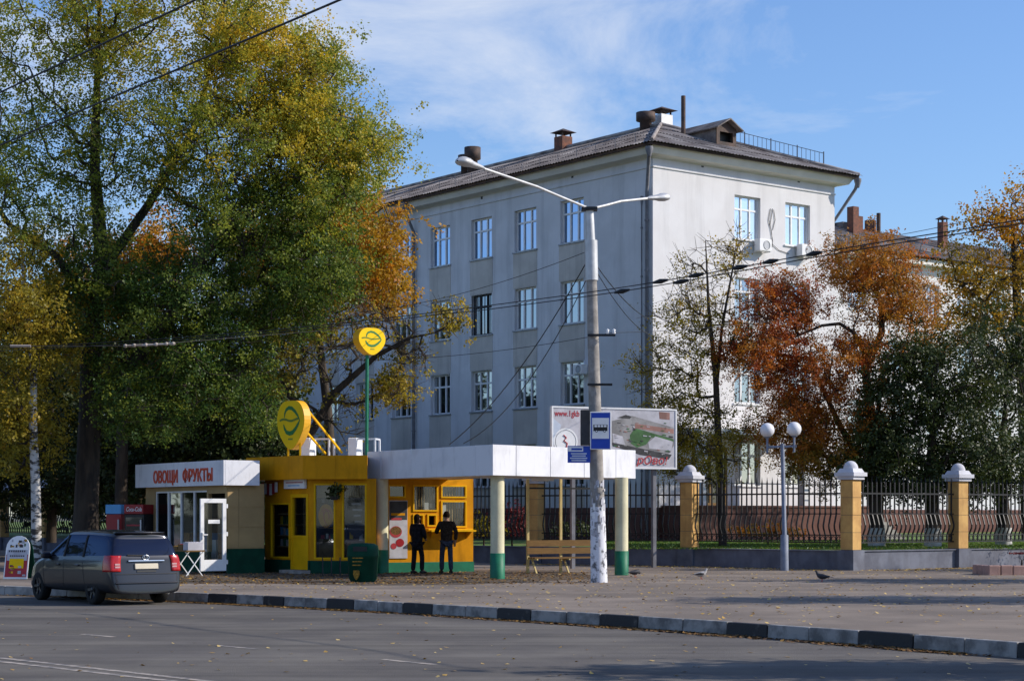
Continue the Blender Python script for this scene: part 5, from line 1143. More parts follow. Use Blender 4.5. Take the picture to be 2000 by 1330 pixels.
# ------------------------------------------------------------------ people
def skin_mesh(pts, edges, radii, root_i=0, sub=2):
    me = bpy.data.meshes.new('figure'); me.from_pydata([tuple(p) for p in pts], edges, []); o = bpy.data.objects.new('figure', me); COL.objects.link(o)
    o.modifiers.new('skin', 'SKIN')
    for i, v in enumerate(me.skin_vertices[0].data):
        r_ = radii[i]; v.radius = r_ if hasattr(r_, '__len__') else (r_, r_)
        v.use_root = (i == root_i)
    md = o.modifiers.new('s', 'SUBSURF'); md.levels = sub; md.render_levels = sub
    baked(o); m2 = o.data; bpy.data.objects.remove(o)
    for p_ in m2.polygons: p_.use_smooth = True
    return m2
def person(label, loc_, rz, arms, jacket, trouser, hairlen, coat_len=.82, height=1.75, group='people at the serving window', legs=(0, 0)):
    k = height / 1.75; root = thing('person', label, 'person', loc_, rz); root.scale = (k, k, k)
    pel, sp, ch, nk, hb, ht = (0, 0, .93), (0, 0, 1.12), (0, -.01, 1.36), (0, 0, 1.49), (0, .015, 1.575), (0, .02, 1.66)
    pts = [pel, sp, ch, nk, hb, ht]; ed = [(0, 1), (1, 2), (2, 3), (3, 4), (4, 5)]; rd = [(.15, .12), (.14, .11), (.17, .12), (.055, .055), (.075, .085), (.078, .095)]
    jp, je, jr = [(0, 0, coat_len), sp, ch, (0, 0, 1.47)], [(0, 1), (1, 2), (2, 3)], [(.19, .155), (.18, .145), (.205, .15), (.08, .08)]
    tp, te, tr_ = [(0, 0, .95)], [], [(.16, .13)]
    for s_ in (-1, 1):
        lf = legs[0 if s_ < 0 else 1]; b = len(pts); pts += [(s_ * .1, 0, .88), (s_ * .11, .03 + lf * .8, .5), (s_ * .12, lf, .1), (s_ * .14, .15 + lf, .04)]; ed += [(0, b), (b, b + 1), (b + 1, b + 2), (b + 2, b + 3)]; rd += [.09, .058, .042, .04]
        b = len(tp); tp += [(s_ * .1, 0, .86), (s_ * .11, .03 + lf * .8, .5), (s_ * .12, lf - .01, .08)]; te += [(0, b), (b, b + 1), (b + 1, b + 2)]; tr_ += [.09, .078, .072]
        el, wr = arms[0 if s_ < 0 else 1]
        el, wr = Vector(el), Vector(wr); hd = wr + (wr - el).normalized() * .08; sh_ = Vector((s_ * .19, 0, 1.42))
        b = len(pts); pts += [sh_, el, wr, hd]; ed += [(2, b), (b, b + 1), (b + 1, b + 2), (b + 2, b + 3)]; rd += [.062, .045, .03, (.038, .02)]
        d = (wr - el).normalized(); sd_ = d.cross(Vector((0, 0, 1))).normalized()
        for q_ in range(4):
            f0 = hd + sd_ * (q_ - 1.5) * .018; f1 = f0 + d * (.05 - .006 * abs(q_ - 1.5)); f2 = f1 + d * .03 + Vector((0, 0, -.02))
            b2 = len(pts); pts += [f1, f2]; ed += [(b + 3, b2), (b2, b2 + 1)]; rd += [.009, .008]
        th = hd - d * .05 - sd_ * s_ * .045; b2 = len(pts); pts += [th, th + d * .045]; ed += [(b + 2, b2), (b2, b2 + 1)]; rd += [.011, .009]
        b = len(jp); jp += [sh_, el, wr - d * .03]; je += [(2, b), (b, b + 1), (b + 1, b + 2)]; jr += [.085, .068, .055]
    body = put('body', skin_mesh(pts, ed, rd), M['skin'], root)
    put('jacket', skin_mesh(jp, je, jr, 1), M[jacket], root); put('trousers', skin_mesh(tp, te, tr_), M[trouser], root)
    s = MB()                                                     # hair cap
    for (zc, rx, ry, rz_, yo) in ((1.655, .098, .118, .125, -.008),):
        vs = []
        for i, a in enumerate(np.linspace(-.25 if hairlen < .1 else -.5, math.pi / 2, 7)):
            for j in range(14):
                t = 2 * math.pi * j / 14; f_ = max(0, math.sin(t)); aa = a if f_ < .3 else max(a, .35 * f_)
                vs.append((rx * math.cos(aa) * math.cos(t), yo + ry * math.cos(aa) * math.sin(t) * (1 if math.sin(t) < 0 else .93), zc + rz_ * math.sin(aa) - (hairlen * (1 - f_) if i == 0 else 0)))
        s.add(vs, [(i * 14 + j, i * 14 + (j + 1) % 14, (i + 1) * 14 + (j + 1) % 14, (i + 1) * 14 + j) for i in range(6) for j in range(14)], True)
    s.build('hair', M['hair'], root, False)
    for s_ in (-1, 1):
        q_ = MB(); lf = legs[0 if s_ < 0 else 1]; q_.tube([(s_ * .12, lf - .08, .045), (s_ * .122, lf, .055), (s_ * .128, lf + .1, .045), (s_ * .132, lf + .19, .03)], [.04, .052, .048, .03], 10); q_.build('shoe', M['black_plastic'], root, False)
        q_ = MB(); q_.lathe([(.0, -.03), (.014, -.02), (.018, 0), (.012, .025), (0, .03)], (s_ * .088, .0, 1.63), 8); q_.build('ear', M['skin'], root, False)
        q_ = MB(); q_.lathe([(.0, -.01), (.011, 0), (0, .01)], (s_ * .033, .105, 1.665), 8); q_.build('eye', M['hair'], root, False)
    q_ = MB(); q_.add([(-.016, .1, 1.61), (.016, .1, 1.61), (0, .135, 1.612), (0, .1, 1.66)], [(0, 1, 2), (1, 3, 2), (3, 0, 2), (0, 3, 1)]); q_.build('nose', M['skin'], root, False)
    q_ = MB(); q_.box(-.026, .026, .09, .108, 1.572, 1.58); q_.build('mouth', M['poster_red'], root, False)
    return root
mp_ = P(872, 1119, 53.55); mp_.z = 0
person('person in black jacket and jeans leaning an arm on the kiosk counter', mp_, R(14), (((-.27, .12, 1.17), (-.2, .38, 1.2)), ((.27, -.08, 1.16), (.26, .02, .92))), 'cloth_brown', 'denim', .02, .86, 1.78, legs=(.1, -.06))
wp_ = P(815, 1119, 53.35); wp_.z = 0
person('person in long black coat waiting beside the food poster', wp_, R(-35), (((-.25, .02, 1.16), (-.14, .22, 1.06)), ((.25, .02, 1.16), (.12, .24, 1.05))), 'cloth_black', 'cloth_black', .1, .66, 1.7, legs=(-.05, .08))

# ------------------------------------------------------------------ pigeons
def pigeon(px, py, rz, m_, lab, head_down=False):
    o = thing('pigeon', lab, 'pigeon', G(px, py), rz, 'pigeons on the pavement')
    s = MB(); hz = .13 if head_down else .27
    s.tube([(-.2, 0, .14), (-.13, 0, .135), (-.06, 0, .13), (.03, 0, .14), (.09, 0, .165), (.125, 0, .2 if not head_down else .15), (.15, 0, hz - .02), (.165, 0, hz), (.19, 0, hz)], [.02, .035, .062, .072, .06, .038, .028, .028, .006], 10); s.build('body', M[m_], o, False)
    s = MB(); s.tube([(.185, 0, hz), (.21, 0, hz - .01)], [.007, .002], 6); s.build('beak', M['black_plastic'], o, False)
    s = MB(); s.add([(-.14, -.03, .145), (-.14, .03, .145), (-.28, .05, .125), (-.28, -.05, .125), (-.14, -.03, .135), (-.14, .03, .135), (-.28, .05, .118), (-.28, -.05, .118)], [(0, 1, 2, 3), (7, 6, 5, 4), (0, 3, 7, 4), (1, 5, 6, 2), (3, 2, 6, 7), (0, 4, 5, 1)]); s.build('tail', M['pigeon_grey'], o, False)
    for y in (-.028, .028): s = MB(); s.tube([(.0, y, .09), (.01, y, 0.005)], .006, 5); s.bar((.01, y, .005), (.05, y, .005), .012, .006); s.build('leg', M['poster_red'], o, False)
    for y in (-1, 1):
        s = MB(); s.tube([(.06, y * .062, .15), (-.04, y * .068, .15), (-.17, y * .035, .14)], [.02, .036, .008], 6); s.build('wing', M['pigeon_grey'], o, False)
pigeon(1369, 1131, R(15), 'pigeon_pale', 'pale grey pigeon on the open pavement'); pigeon(1606, 1136, R(150), 'pigeon_grey', 'dark pigeon standing on the pavement before the bend of the fence')
pigeon(1240, 1127, R(30), 'pigeon_grey', 'dark pigeon pecking beside the shelter column', True); 

# ------------------------------------------------------------------ overhead wires
def wire(pts, r, lab, sag=0.0, name='overhead_wire', m_='wire', group='overhead wires'):
    pts = [Vector(p) for p in pts]
    if len(pts) == 2:
        a, b = pts; pts = [a.lerp(b, t) - Vector((0, 0, sag * 4 * t * (1 - t))) for t in np.linspace(0, 1, 17)]
    s = MB(); s.tube(pts, r, 6); return tag(s.build(name, M[m_]), lab, 'wire', group)
a, b = P(0, 284, 26.5), P(665, 0, 19.0); d = (b - a); wire([a - d * 3, b + d * 4], .0125, 'thick black cable crossing high over the road before the poplar')
a, b = P(0, 181, 23.2), P(383, 0, 19.0); d = (b - a); wire([a - d * 4, b + d * 5], .0115, 'thinner black cable above the thick one over the road')
tw = [(2600, 300), (2300, 375), (2000, 430), (1640, 485), (1300, 550), (1150, 572), (850, 610), (650, 635), (300, 664), (-100, 686), (-500, 705)]
for k, (dy, lab) in enumerate(((0, 'upper trolleybus contact wire running above the kerb'), (7.5, 'lower trolleybus contact wire running above the kerb'))):
    xs = np.linspace(-500, 2600, 60); ys = np.interp(xs, [q_[0] for q_ in tw[::-1]], [q_[1] for q_ in tw[::-1]]); ys = np.convolve(np.pad(ys, 3, mode='edge'), np.ones(7) / 7, 'valid') + dy * (1.0 - .35 * (xs < 900))
    w = wire([P(x, y, 4.3 * F / (HZ - (y - dy))) for x, y in zip(xs, ys)], .0095, lab, name='trolley_wire', group='trolleybus wires')
    for x in ((1290, 1360, 1445, 1505, 1590) if k == 0 else (1215, 1330)):
        y = float(np.interp(x, xs, ys)); Yd = 4.3 * F / (HZ - (y - dy)); s = MB(); s.tube([P(x - 15, y + 3, Yd + .1), P(x, y, Yd), P(x + 15, y - 3, Yd - .1)], [.02, .05, .02], 6); c_ = s.build('clamp', M['wire'], w)
lt = P(1152, 500, LB.y)
wire([lt, P(878, 868, 53.2)], .014, 'feed cable hanging from lamp post to the shelter roof', .5); wire([P(1153, 530, LB.y), P(905, 866, 53.0)], .012, 'second feed cable hanging beside the first to the shelter roof', .7)
wire([lt, FR.p(.4, 9.6, .05)], .014, 'cable from lamp post to the corner of the white building', .4); wire([P(1156, 515, LB.y), FR.p(.4, 9.0, .05)], .012, 'lower cable from lamp post to the corner of the white building', .5)
wire([P(1150, 490, LB.y), P(700, 610, 60)], .008, 'thin stay wire from lamp post into the trees', .25); wire([P(1195, 650, LB.y - .2), P(560, 700, 60)], .008, 'thin line from the insulators towards the poplar', .3)
wire([P(1195, 650, LB.y - .2), P(1640, 600, 72)], .008, 'thin line from the insulators towards the red leaved tree', .2)
wire([P(1200, 470, 60), P(1680, 455, 90)], .01, 'thin line along the lit building end', .3) if False else None
wire([FR.p(10.2, 13.6, .05), P(2100, 378, 60)], .012, 'thin line from the building end into the open sky', .2)
sw = wire([P(-200, 676, 44), P(240, 676, 47), P(345, 669, 47.5), P(700, 640, 59.5)], .009, 'span wire with porcelain links in front of the poplar')
s = MB()
for k, x in enumerate((245, 262, 285, 305, 325, 338)): c_ = P(x, 676 - (x - 240) * .05, 47.2); s.lathe([(.0, -.05), (.05, -.03), (.05, .03), (0, .05)], c_, 8)
s.tube([P(242, 676, 47.2), P(342, 671, 47.2)], .03, 6); q_ = s.build('insulator', M['insulator'], sw)
s = MB(); s.tube([P(20, 676, 46), P(60, 676, 46)], .035, 6); s.build('insulator', M['insulator'], sw)

# ------------------------------------------------------------------ trees
leaf_mat('poplar_leaf', (0.058, 0.112, 0.018), (0.29, 0.325, 0.036), (0.66, 0.45, 0.026), 0.5)  # first colour darkened to carry the shade of the lower crown
leaf_mat('autumn_leaf', (0.2, 0.17, 0.02), (0.50, 0.29, 0.02), (0.5, 0.18, 0.014), 0.5)
leaf_mat('rowan_leaf', (0.26, 0.18, 0.02), (0.56, 0.21, 0.02), (0.38, 0.07, 0.022), 0.5)
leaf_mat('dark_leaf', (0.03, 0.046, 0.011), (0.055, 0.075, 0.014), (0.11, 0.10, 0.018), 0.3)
leaf_mat('yellow_leaf', (0.17, 0.16, 0.02), (0.42, 0.32, 0.03), (0.46, 0.26, 0.02), 0.5)
leaf_mat('red_leaf', (0.12, 0.02, 0.02), (0.2, 0.02, 0.025), (0.22, 0.05, 0.02))

def leaves_mesh(cent, size, tint, rg, up=0.35, aspect=.8, bias=None):
    n = len(cent); nrm = rg.normal(size=(n, 3))
    if bias is not None: nrm = nrm * .62 + bias
    nrm[:, 2] += up; nrm /= np.linalg.norm(nrm, axis=1)[:, None] + 1e-9
    t = rg.normal(size=(n, 3)); t -= (t * nrm).sum(1)[:, None] * nrm; t /= np.linalg.norm(t, axis=1)[:, None] + 1e-9; b = np.cross(nrm, t)
    s = (size * rg.uniform(.65, 1.3, n))[:, None]
    V = np.stack([cent - t * s * .5, cent + b * s * .5 * aspect - t * s * .05, cent + t * s * .5 + nrm * s * .1, cent - b * s * .5 * aspect - t * s * .05], 1).reshape(-1, 3)
    me = bpy.data.meshes.new('crown'); me.vertices.add(4 * n); me.vertices.foreach_set('co', V.astype(np.float32).ravel())
    me.loops.add(4 * n); me.loops.foreach_set('vertex_index', np.arange(4 * n, dtype=np.int32)); me.polygons.add(n)
    me.polygons.foreach_set('loop_start', np.arange(0, 4 * n, 4, dtype=np.int32)); me.polygons.foreach_set('loop_total', np.full(n, 4, dtype=np.int32))
    me.update(); at = me.attributes.new('tint', 'FLOAT', 'FACE'); at.data.foreach_set('value', np.clip(tint, 0, 1).astype(np.float32))
    me.validate(); return me

def tree(name, label, base, trunks, lobes, leaf, size, leafmat='poplar_leaf', barkmat='bark', seed=1, r_tip=.012, sigma=.42, step=.55, max_r=.2, group=None, lime=None, cat='tree', pipe=.45, twigs=0, aspect=.8, up=.35):
    """trunks: polylines [(point, radius)...]; lobes: (centre, (rx, ry, rz), targets, tint, leaves per target).
    Branches reach from the trunk towards points spread through the lobes; leaves sit in clumps round the branch ends."""
    rg = np.random.default_rng(seed); base = Vector(base); root = thing(name, label, cat, base, 0, group)
    N, PA, RF = [], [], []
    for tr in trunks:
        for i in range(len(tr) - 1):
            (a, ra), (b, rb) = tr[i], tr[i + 1]; m = max(2, int((Vector(b) - Vector(a)).length / .5))
            for k in range(m + (1 if i == len(tr) - 2 else 0)):
                N.append(np.array(Vector(a).lerp(Vector(b), k / m))); PA.append(-1); RF.append(ra + (rb - ra) * k / m)
    ntr = len(N); T, TT, TL, TC = [], [], [], []
    for c, rad, n, tint, per in lobes:
        q = rg.normal(size=(n, 3)); q /= np.linalg.norm(q, axis=1)[:, None]; q *= (rg.uniform(0.12, 1, n) ** .45)[:, None]
        T.append(np.array(c) + q * np.array(rad)); TT += [tint] * n; TL += [per] * n; TC.append(q * .9)
    T = np.concatenate(T); TT = np.array(TT); TL = np.array(TL); TC = np.concatenate(TC)
    keep = T[:, 2] > base.z + .25; T, TT, TL, TC = T[keep], TT[keep], TL[keep], TC[keep]
    A = np.array(N); dist = np.min(np.linalg.norm(T[:, None] - A[None], axis=2), axis=1); order = np.argsort(dist)
    cap = len(N) + len(T) * 14; X = np.zeros((cap, 3)); X[:ntr] = A; cnt = ntr; tips = []
    zmin = base.z + .8
    for i in order:
        t = T[i]; D = X[:cnt] - t; d = np.linalg.norm(D, axis=1); cost = d * (1 + .5 * np.clip(D[:, 2] / (d + 1e-6), -0.3, 1)); cost[:ntr] *= 1.15
        j = int(np.argmin(cost)); L_ = d[j]; m = min(12, max(1, int(math.ceil(L_ / step))))
        pdir = X[j] - X[PA[j]] if PA[j] >= 0 else np.array([0, 0, .4]); pn = np.linalg.norm(pdir) + 1e-6
        ctrl = X[j] + pdir / pn * L_ * .3 + (t - X[j]) * .35 + rg.normal(size=3) * L_ * .07; pj = j
        for k in range(1, m + 1):
            u = k / m; X[cnt] = X[j] * (1 - u) ** 2 + 2 * ctrl * u * (1 - u) + t * u * u; PA.append(pj); RF.append(None); pj = cnt; cnt += 1
        tips.append(pj)
    w = np.zeros(cnt); w[tips] = 1
    for i in range(cnt - 1, ntr - 1, -1):
        if PA[i] >= ntr: w[PA[i]] += w[i]
    rad = np.minimum(r_tip * np.maximum(w, 1) ** pipe, max_r)
    s = MB(); inv = base
    for tr in trunks: s.tube([Vector(p) - base for p, _ in tr], [r_ for _, r_ in tr], 12)
    s.build('trunk', M[barkmat], root, False)
    # branch frusta in one go
    idx = np.arange(ntr, cnt); pa = np.array(PA[ntr:]); a = X[pa]; b = X[idx]; ra = np.where(pa >= ntr, rad[np.minimum(pa, cnt - 1)], np.minimum(rad[idx] * 1.15, max_r)); rb = rad[idx]
    d = b - a; d /= np.linalg.norm(d, axis=1)[:, None] + 1e-9; ref = np.where(np.abs(d[:, 2:3]) < .9, np.array([[0, 0, 1.]]), np.array([[1., 0, 0]])); x = np.cross(d, ref); x /= np.linalg.norm(x, axis=1)[:, None]; y = np.cross(d, x)
    k_ = 5; ang = np.arange(k_) * 2 * math.pi / k_; cs = np.cos(ang)[None, :, None]; sn = np.sin(ang)[None, :, None]
    Va = a[:, None] + (x[:, None] * cs + y[:, None] * sn) * ra[:, None, None]; Vb = b[:, None] + (x[:, None] * cs + y[:, None] * sn) * rb[:, None, None]
    V = np.concatenate([Va, Vb], 1).reshape(-1, 3) - np.array(base)
    n = len(idx); f0 = (np.arange(n) * 2 * k_)[:, None]; kk = np.arange(k_)[None]
    Fq = np.stack([f0 + kk, f0 + (kk + 1) % k_, f0 + k_ + (kk + 1) % k_, f0 + k_ + kk], 2).reshape(-1, 4).astype(np.int32)
    me = bpy.data.meshes.new('branches'); me.vertices.add(len(V)); me.vertices.foreach_set('co', V.astype(np.float32).ravel()); me.loops.add(Fq.size); me.loops.foreach_set('vertex_index', Fq.ravel())
    me.polygons.add(len(Fq)); me.polygons.foreach_set('loop_start', np.arange(0, Fq.size, 4, dtype=np.int32)); me.polygons.foreach_set('loop_total', np.full(len(Fq), 4, dtype=np.int32)); me.update()
    me.polygons.foreach_set('use_smooth', np.ones(len(Fq), bool)); put('branches', me, M[barkmat if barkmat != 'birch_bark' else 'bark'], root)['kind'] = 'stuff'
    if twigs:                                                    # bare twig ends
        s = MB()
        for i in tips:
            p = Vector(X[i]); q0 = Vector(X[PA[i]]); dd_ = (p - q0).normalized()
            for k in range(twigs):
                e_ = p + (dd_ + Vector(rg.normal(size=3)) * .6).normalized() * rg.uniform(.3, .8); s.tube([p - base, p.lerp(e_, .5) + Vector(rg.normal(size=3)) * .03 - base, e_ - base], [.011, .008, .004], 3, False, False)
        q = s.build('twigs', M['twig'], root, False); q['kind'] = 'stuff'
    # leaves
    C_, tt, bb_ = [], [], []
    for k, i in enumerate(order):
        m = int(TL[i] * rg.uniform(.5, 1.5) * leaf)
        if m < 1: continue
        ns = max(1, min(6, m // 9)); sg = sigma * rg.uniform(.75, 1.25); sc = rg.normal(size=(ns, 3)) * sg * np.array([1, 1, .75]) + T[i]; sdv = rg.normal(size=(ns, 3)) * sigma * .45; sdv[:, 2] = np.abs(sdv[:, 2]) * .6
        w_ = rg.integers(0, ns, m); c = sc[w_] + sdv[w_] * rg.uniform(-1, 1, (m, 1)) + rg.normal(size=(m, 3)) * sigma * .24
        c[:, 2] = np.maximum(c[:, 2], zmin - .4); C_.append(c); st = rg.normal(size=ns) * .1
        tt.append(TT[i] + rg.normal() * .15 + st[w_] + rg.normal(size=m) * .07); sb_ = rg.normal(size=(ns, 3)) * .45 + TC[i]; bb_.append(sb_[w_])
    if C_:
        C_ = np.concatenate(C_) - np.array(base); put('crown', leaves_mesh(C_, size, np.concatenate(tt), rg, up, aspect, np.concatenate(bb_)), M[leafmat], root)
    if lime:
        s = MB(); h, r0 = lime; tr = trunks[0]; p0 = Vector(tr[0][0]) - base; p1 = Vector(tr[1][0]) - base; e_ = p0.lerp(p1, h / max(.1, (p1 - p0).length)); s.tube([p0, e_], [r0, r0 * .95], 12, False); s.build('limewash_band', M['lime_band'], root, False)
    return root
def lobe(px, py, rx, ry, Y, dy, n, tint, per):
    c = P(px, py, Y); k = Y / F; return ((c.x, c.y, c.z), (rx * k, dy, ry * k), n, tint, per)
def tp(px, py, Y): return tuple(P(px, py, Y))

YP = 59.0
gb = P(163, 1040, YP); gb.z = .0
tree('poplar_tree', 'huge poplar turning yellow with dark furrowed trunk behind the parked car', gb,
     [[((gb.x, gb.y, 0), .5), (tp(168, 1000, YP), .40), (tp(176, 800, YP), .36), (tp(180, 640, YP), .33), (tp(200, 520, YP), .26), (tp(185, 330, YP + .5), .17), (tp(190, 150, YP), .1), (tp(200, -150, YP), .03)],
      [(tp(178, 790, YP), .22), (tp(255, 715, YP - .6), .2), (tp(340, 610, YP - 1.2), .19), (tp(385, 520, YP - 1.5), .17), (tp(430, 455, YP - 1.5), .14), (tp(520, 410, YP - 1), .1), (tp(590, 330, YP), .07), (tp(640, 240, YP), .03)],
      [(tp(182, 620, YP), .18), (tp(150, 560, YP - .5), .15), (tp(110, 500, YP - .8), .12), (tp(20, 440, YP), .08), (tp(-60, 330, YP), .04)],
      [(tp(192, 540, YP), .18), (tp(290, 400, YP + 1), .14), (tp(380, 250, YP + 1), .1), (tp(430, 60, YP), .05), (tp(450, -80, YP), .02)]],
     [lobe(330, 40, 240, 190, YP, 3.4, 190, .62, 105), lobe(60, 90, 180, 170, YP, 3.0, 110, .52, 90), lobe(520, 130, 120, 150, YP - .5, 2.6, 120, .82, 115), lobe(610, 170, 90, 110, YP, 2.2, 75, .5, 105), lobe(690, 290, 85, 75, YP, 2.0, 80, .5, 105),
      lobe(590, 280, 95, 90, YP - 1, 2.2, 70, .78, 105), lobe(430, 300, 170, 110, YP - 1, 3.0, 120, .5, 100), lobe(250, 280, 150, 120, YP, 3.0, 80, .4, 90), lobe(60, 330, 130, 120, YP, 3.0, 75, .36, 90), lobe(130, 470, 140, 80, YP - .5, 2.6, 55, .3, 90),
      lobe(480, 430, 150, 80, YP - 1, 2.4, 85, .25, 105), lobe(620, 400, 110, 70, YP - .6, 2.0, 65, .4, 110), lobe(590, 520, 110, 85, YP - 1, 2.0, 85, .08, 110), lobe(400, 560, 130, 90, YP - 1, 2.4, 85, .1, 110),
      lobe(280, 640, 130, 110, YP - 1, 2.4, 85, .08, 110), lobe(420, 720, 100, 90, YP - 1.4, 2.0, 70, .06, 110), lobe(300, 790, 110, 80, YP - 1, 2.2, 65, .05, 110), lobe(500, 800, 50, 50, YP - 1.2, 1.4, 22, .05, 105), lobe(230, 560, 80, 60, YP - 1, 2.0, 40, .12, 105), lobe(120, 620, 70, 80, YP - .5, 2, 30, .1, 95), lobe(560, 620, 80, 50, YP - .6, 1.6, 34, .16, 105)],  # low tints put the lower crown's shade into the leaf colour
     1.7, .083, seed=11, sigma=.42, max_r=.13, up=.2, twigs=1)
# amber tree behind, right of the poplar
b_ = P(660, 1000, 66); b_.z = .55
tree('maple_tree', 'amber leaved tree reaching towards the street windows of the white building', b_, [[(tuple(b_), .2), (tp(640, 800, 66), .16), (tp(620, 640, 66), .13), (tp(640, 440, 66), .04)]],
     [lobe(715, 470, 80, 90, 66, 2.2, 85, .55, 120), lobe(650, 410, 70, 55, 66, 2.0, 45, .6, 110), lobe(740, 560, 55, 60, 65.5, 1.6, 45, .5, 110), lobe(600, 540, 110, 80, 67, 2.4, 70, .42, 110), lobe(500, 470, 90, 90, 67, 2.2, 45, .45, 110), lobe(560, 640, 110, 70, 67, 2.0, 45, .15, 100)],
     1, .12, 'autumn_leaf', seed=5, max_r=.11)
b_ = P(235, 1000, 67); b_.z = .55
tree('maple_tree', 'orange leaved tree glowing behind the poplar trunk', b_, [[(tuple(b_), .26), (tp(240, 800, 67), .2), (tp(255, 560, 67), .05)]],
     [lobe(265, 545, 95, 80, 67, 2.2, 70, .75, 120), lobe(150, 560, 80, 80, 67, 2.0, 40, .6, 110), lobe(330, 480, 70, 60, 67, 1.8, 35, .7, 110), lobe(240, 700, 130, 90, 68, 2.2, 60, .1, 110)], 1, .12, 'autumn_leaf', seed=6, max_r=.1)
# birch at the edge
b_ = P(72, 1098, 56.5); b_.z = 0
tree('birch_tree', 'yellowing birch with white trunk behind the pavement sign', b_, [[(tuple(b_), .17), (tp(70, 960, 56.5), .15), (tp(64, 820, 56.5), .13), (tp(66, 720, 56.5), .105), (tp(54, 620, 56.6), .08), (tp(46, 540, 56.6), .055), (tp(40, 440, 56.5), .015)]],
     [lobe(40, 560, 90, 110, 56.8, 1.7, 60, .5, 90), lobe(20, 720, 70, 130, 57, 1.6, 60, .4, 95), lobe(30, 860, 60, 70, 57, 1.4, 34, .35, 95), lobe(110, 640, 45, 90, 57, 1.2, 22, .5, 80), lobe(95, 820, 28, 80, 57.4, .9, 18, .4, 70), lobe(62, 620, 60, 80, 55.8, .8, 30, .5, 80), lobe(50, 760, 46, 60, 55.8, .6, 16, .42, 70)], 1.4, .09, 'yellow_leaf', 'birch_bark', seed=8, max_r=.045, sigma=.36)
# leaning half bare tree behind the kiosk
b_ = P(590, 1000, 60.5); b_.z = .05
tree('leaning_tree', 'half bare leaning tree behind the heart signs', b_, [[(tuple(b_), .2), (tp(605, 850, 60.5), .15), (tp(650, 770, 60.3), .12), (tp(735, 695, 60), .085), (tp(800, 660, 59.6), .05), (tp(850, 650, 59.4), .015)]],
     [lobe(720, 640, 120, 60, 60, 1.8, 70, .4, 10), lobe(640, 700, 70, 70, 60, 1.6, 36, .35, 14), lobe(770, 755, 40, 32, 59.6, 1.0, 24, .45, 85), lobe(872, 620, 28, 22, 59.4, .6, 12, .45, 80), lobe(810, 690, 50, 30, 59.5, 1.0, 22, .4, 14), lobe(690, 820, 50, 60, 60, 1.0, 16, .3, 30), lobe(560, 720, 60, 60, 60.6, 1.2, 20, .2, 70)],
     1, .1, 'yellow_leaf', seed=9, max_r=.06, twigs=5, sigma=.3)
# dark trees in the shade behind the fence, one thing each
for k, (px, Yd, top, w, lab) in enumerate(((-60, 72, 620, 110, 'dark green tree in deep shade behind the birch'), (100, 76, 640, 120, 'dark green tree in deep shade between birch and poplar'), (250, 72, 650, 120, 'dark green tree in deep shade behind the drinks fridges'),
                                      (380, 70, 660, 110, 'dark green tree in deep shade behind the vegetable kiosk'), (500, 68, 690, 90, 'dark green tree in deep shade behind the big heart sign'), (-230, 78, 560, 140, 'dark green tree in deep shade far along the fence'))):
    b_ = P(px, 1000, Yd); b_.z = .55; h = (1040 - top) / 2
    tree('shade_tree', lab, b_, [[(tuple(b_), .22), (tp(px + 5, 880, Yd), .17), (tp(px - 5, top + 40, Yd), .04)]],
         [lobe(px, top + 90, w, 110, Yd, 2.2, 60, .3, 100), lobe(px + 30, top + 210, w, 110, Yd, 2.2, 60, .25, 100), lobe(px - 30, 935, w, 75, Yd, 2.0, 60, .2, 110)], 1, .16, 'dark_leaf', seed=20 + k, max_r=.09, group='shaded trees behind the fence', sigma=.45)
# taller shaded trees in a second row, far behind the fence
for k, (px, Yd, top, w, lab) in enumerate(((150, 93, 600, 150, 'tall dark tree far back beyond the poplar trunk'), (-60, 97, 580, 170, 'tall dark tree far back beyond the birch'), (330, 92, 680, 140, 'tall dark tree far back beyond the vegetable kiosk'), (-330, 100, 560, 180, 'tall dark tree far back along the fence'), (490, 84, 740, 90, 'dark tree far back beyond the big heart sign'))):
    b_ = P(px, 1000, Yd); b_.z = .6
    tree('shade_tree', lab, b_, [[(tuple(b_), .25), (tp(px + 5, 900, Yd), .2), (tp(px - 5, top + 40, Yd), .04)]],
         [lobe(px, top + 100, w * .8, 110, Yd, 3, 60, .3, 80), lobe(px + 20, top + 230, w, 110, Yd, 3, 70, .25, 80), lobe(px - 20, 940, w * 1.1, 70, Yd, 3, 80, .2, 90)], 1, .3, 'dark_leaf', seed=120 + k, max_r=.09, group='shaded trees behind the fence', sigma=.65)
for k, (x, y, lab) in enumerate(((-38, 64, 'unseen tree added to darken reflections, first of the far row'), (-46, 73, 'unseen tree added to darken reflections, second of the far row'), (-55, 66, 'unseen tree added to darken reflections, third of the far row'), (-64, 80, 'unseen tree added to darken reflections, fourth of the far row'), (-48, 92, 'unseen tree added to darken reflections, fifth of the far row'))):  # out of view, added to darken reflections in the car and street windows
    tree('shade_tree', lab, (x, y, .4), [[((x, y, .4), .25), ((x, y, 4), .2), ((x, y, 9), .05)]], [((x, y, 3.0), (4.6, 3.6, 2.6), 90, .25, 60), ((x, y, 8), (3.6, 3.2, 3.4), 80, .3, 60)], 1, .34, 'dark_leaf', seed=140 + k, max_r=.09, group='shaded trees behind the fence', sigma=.7)
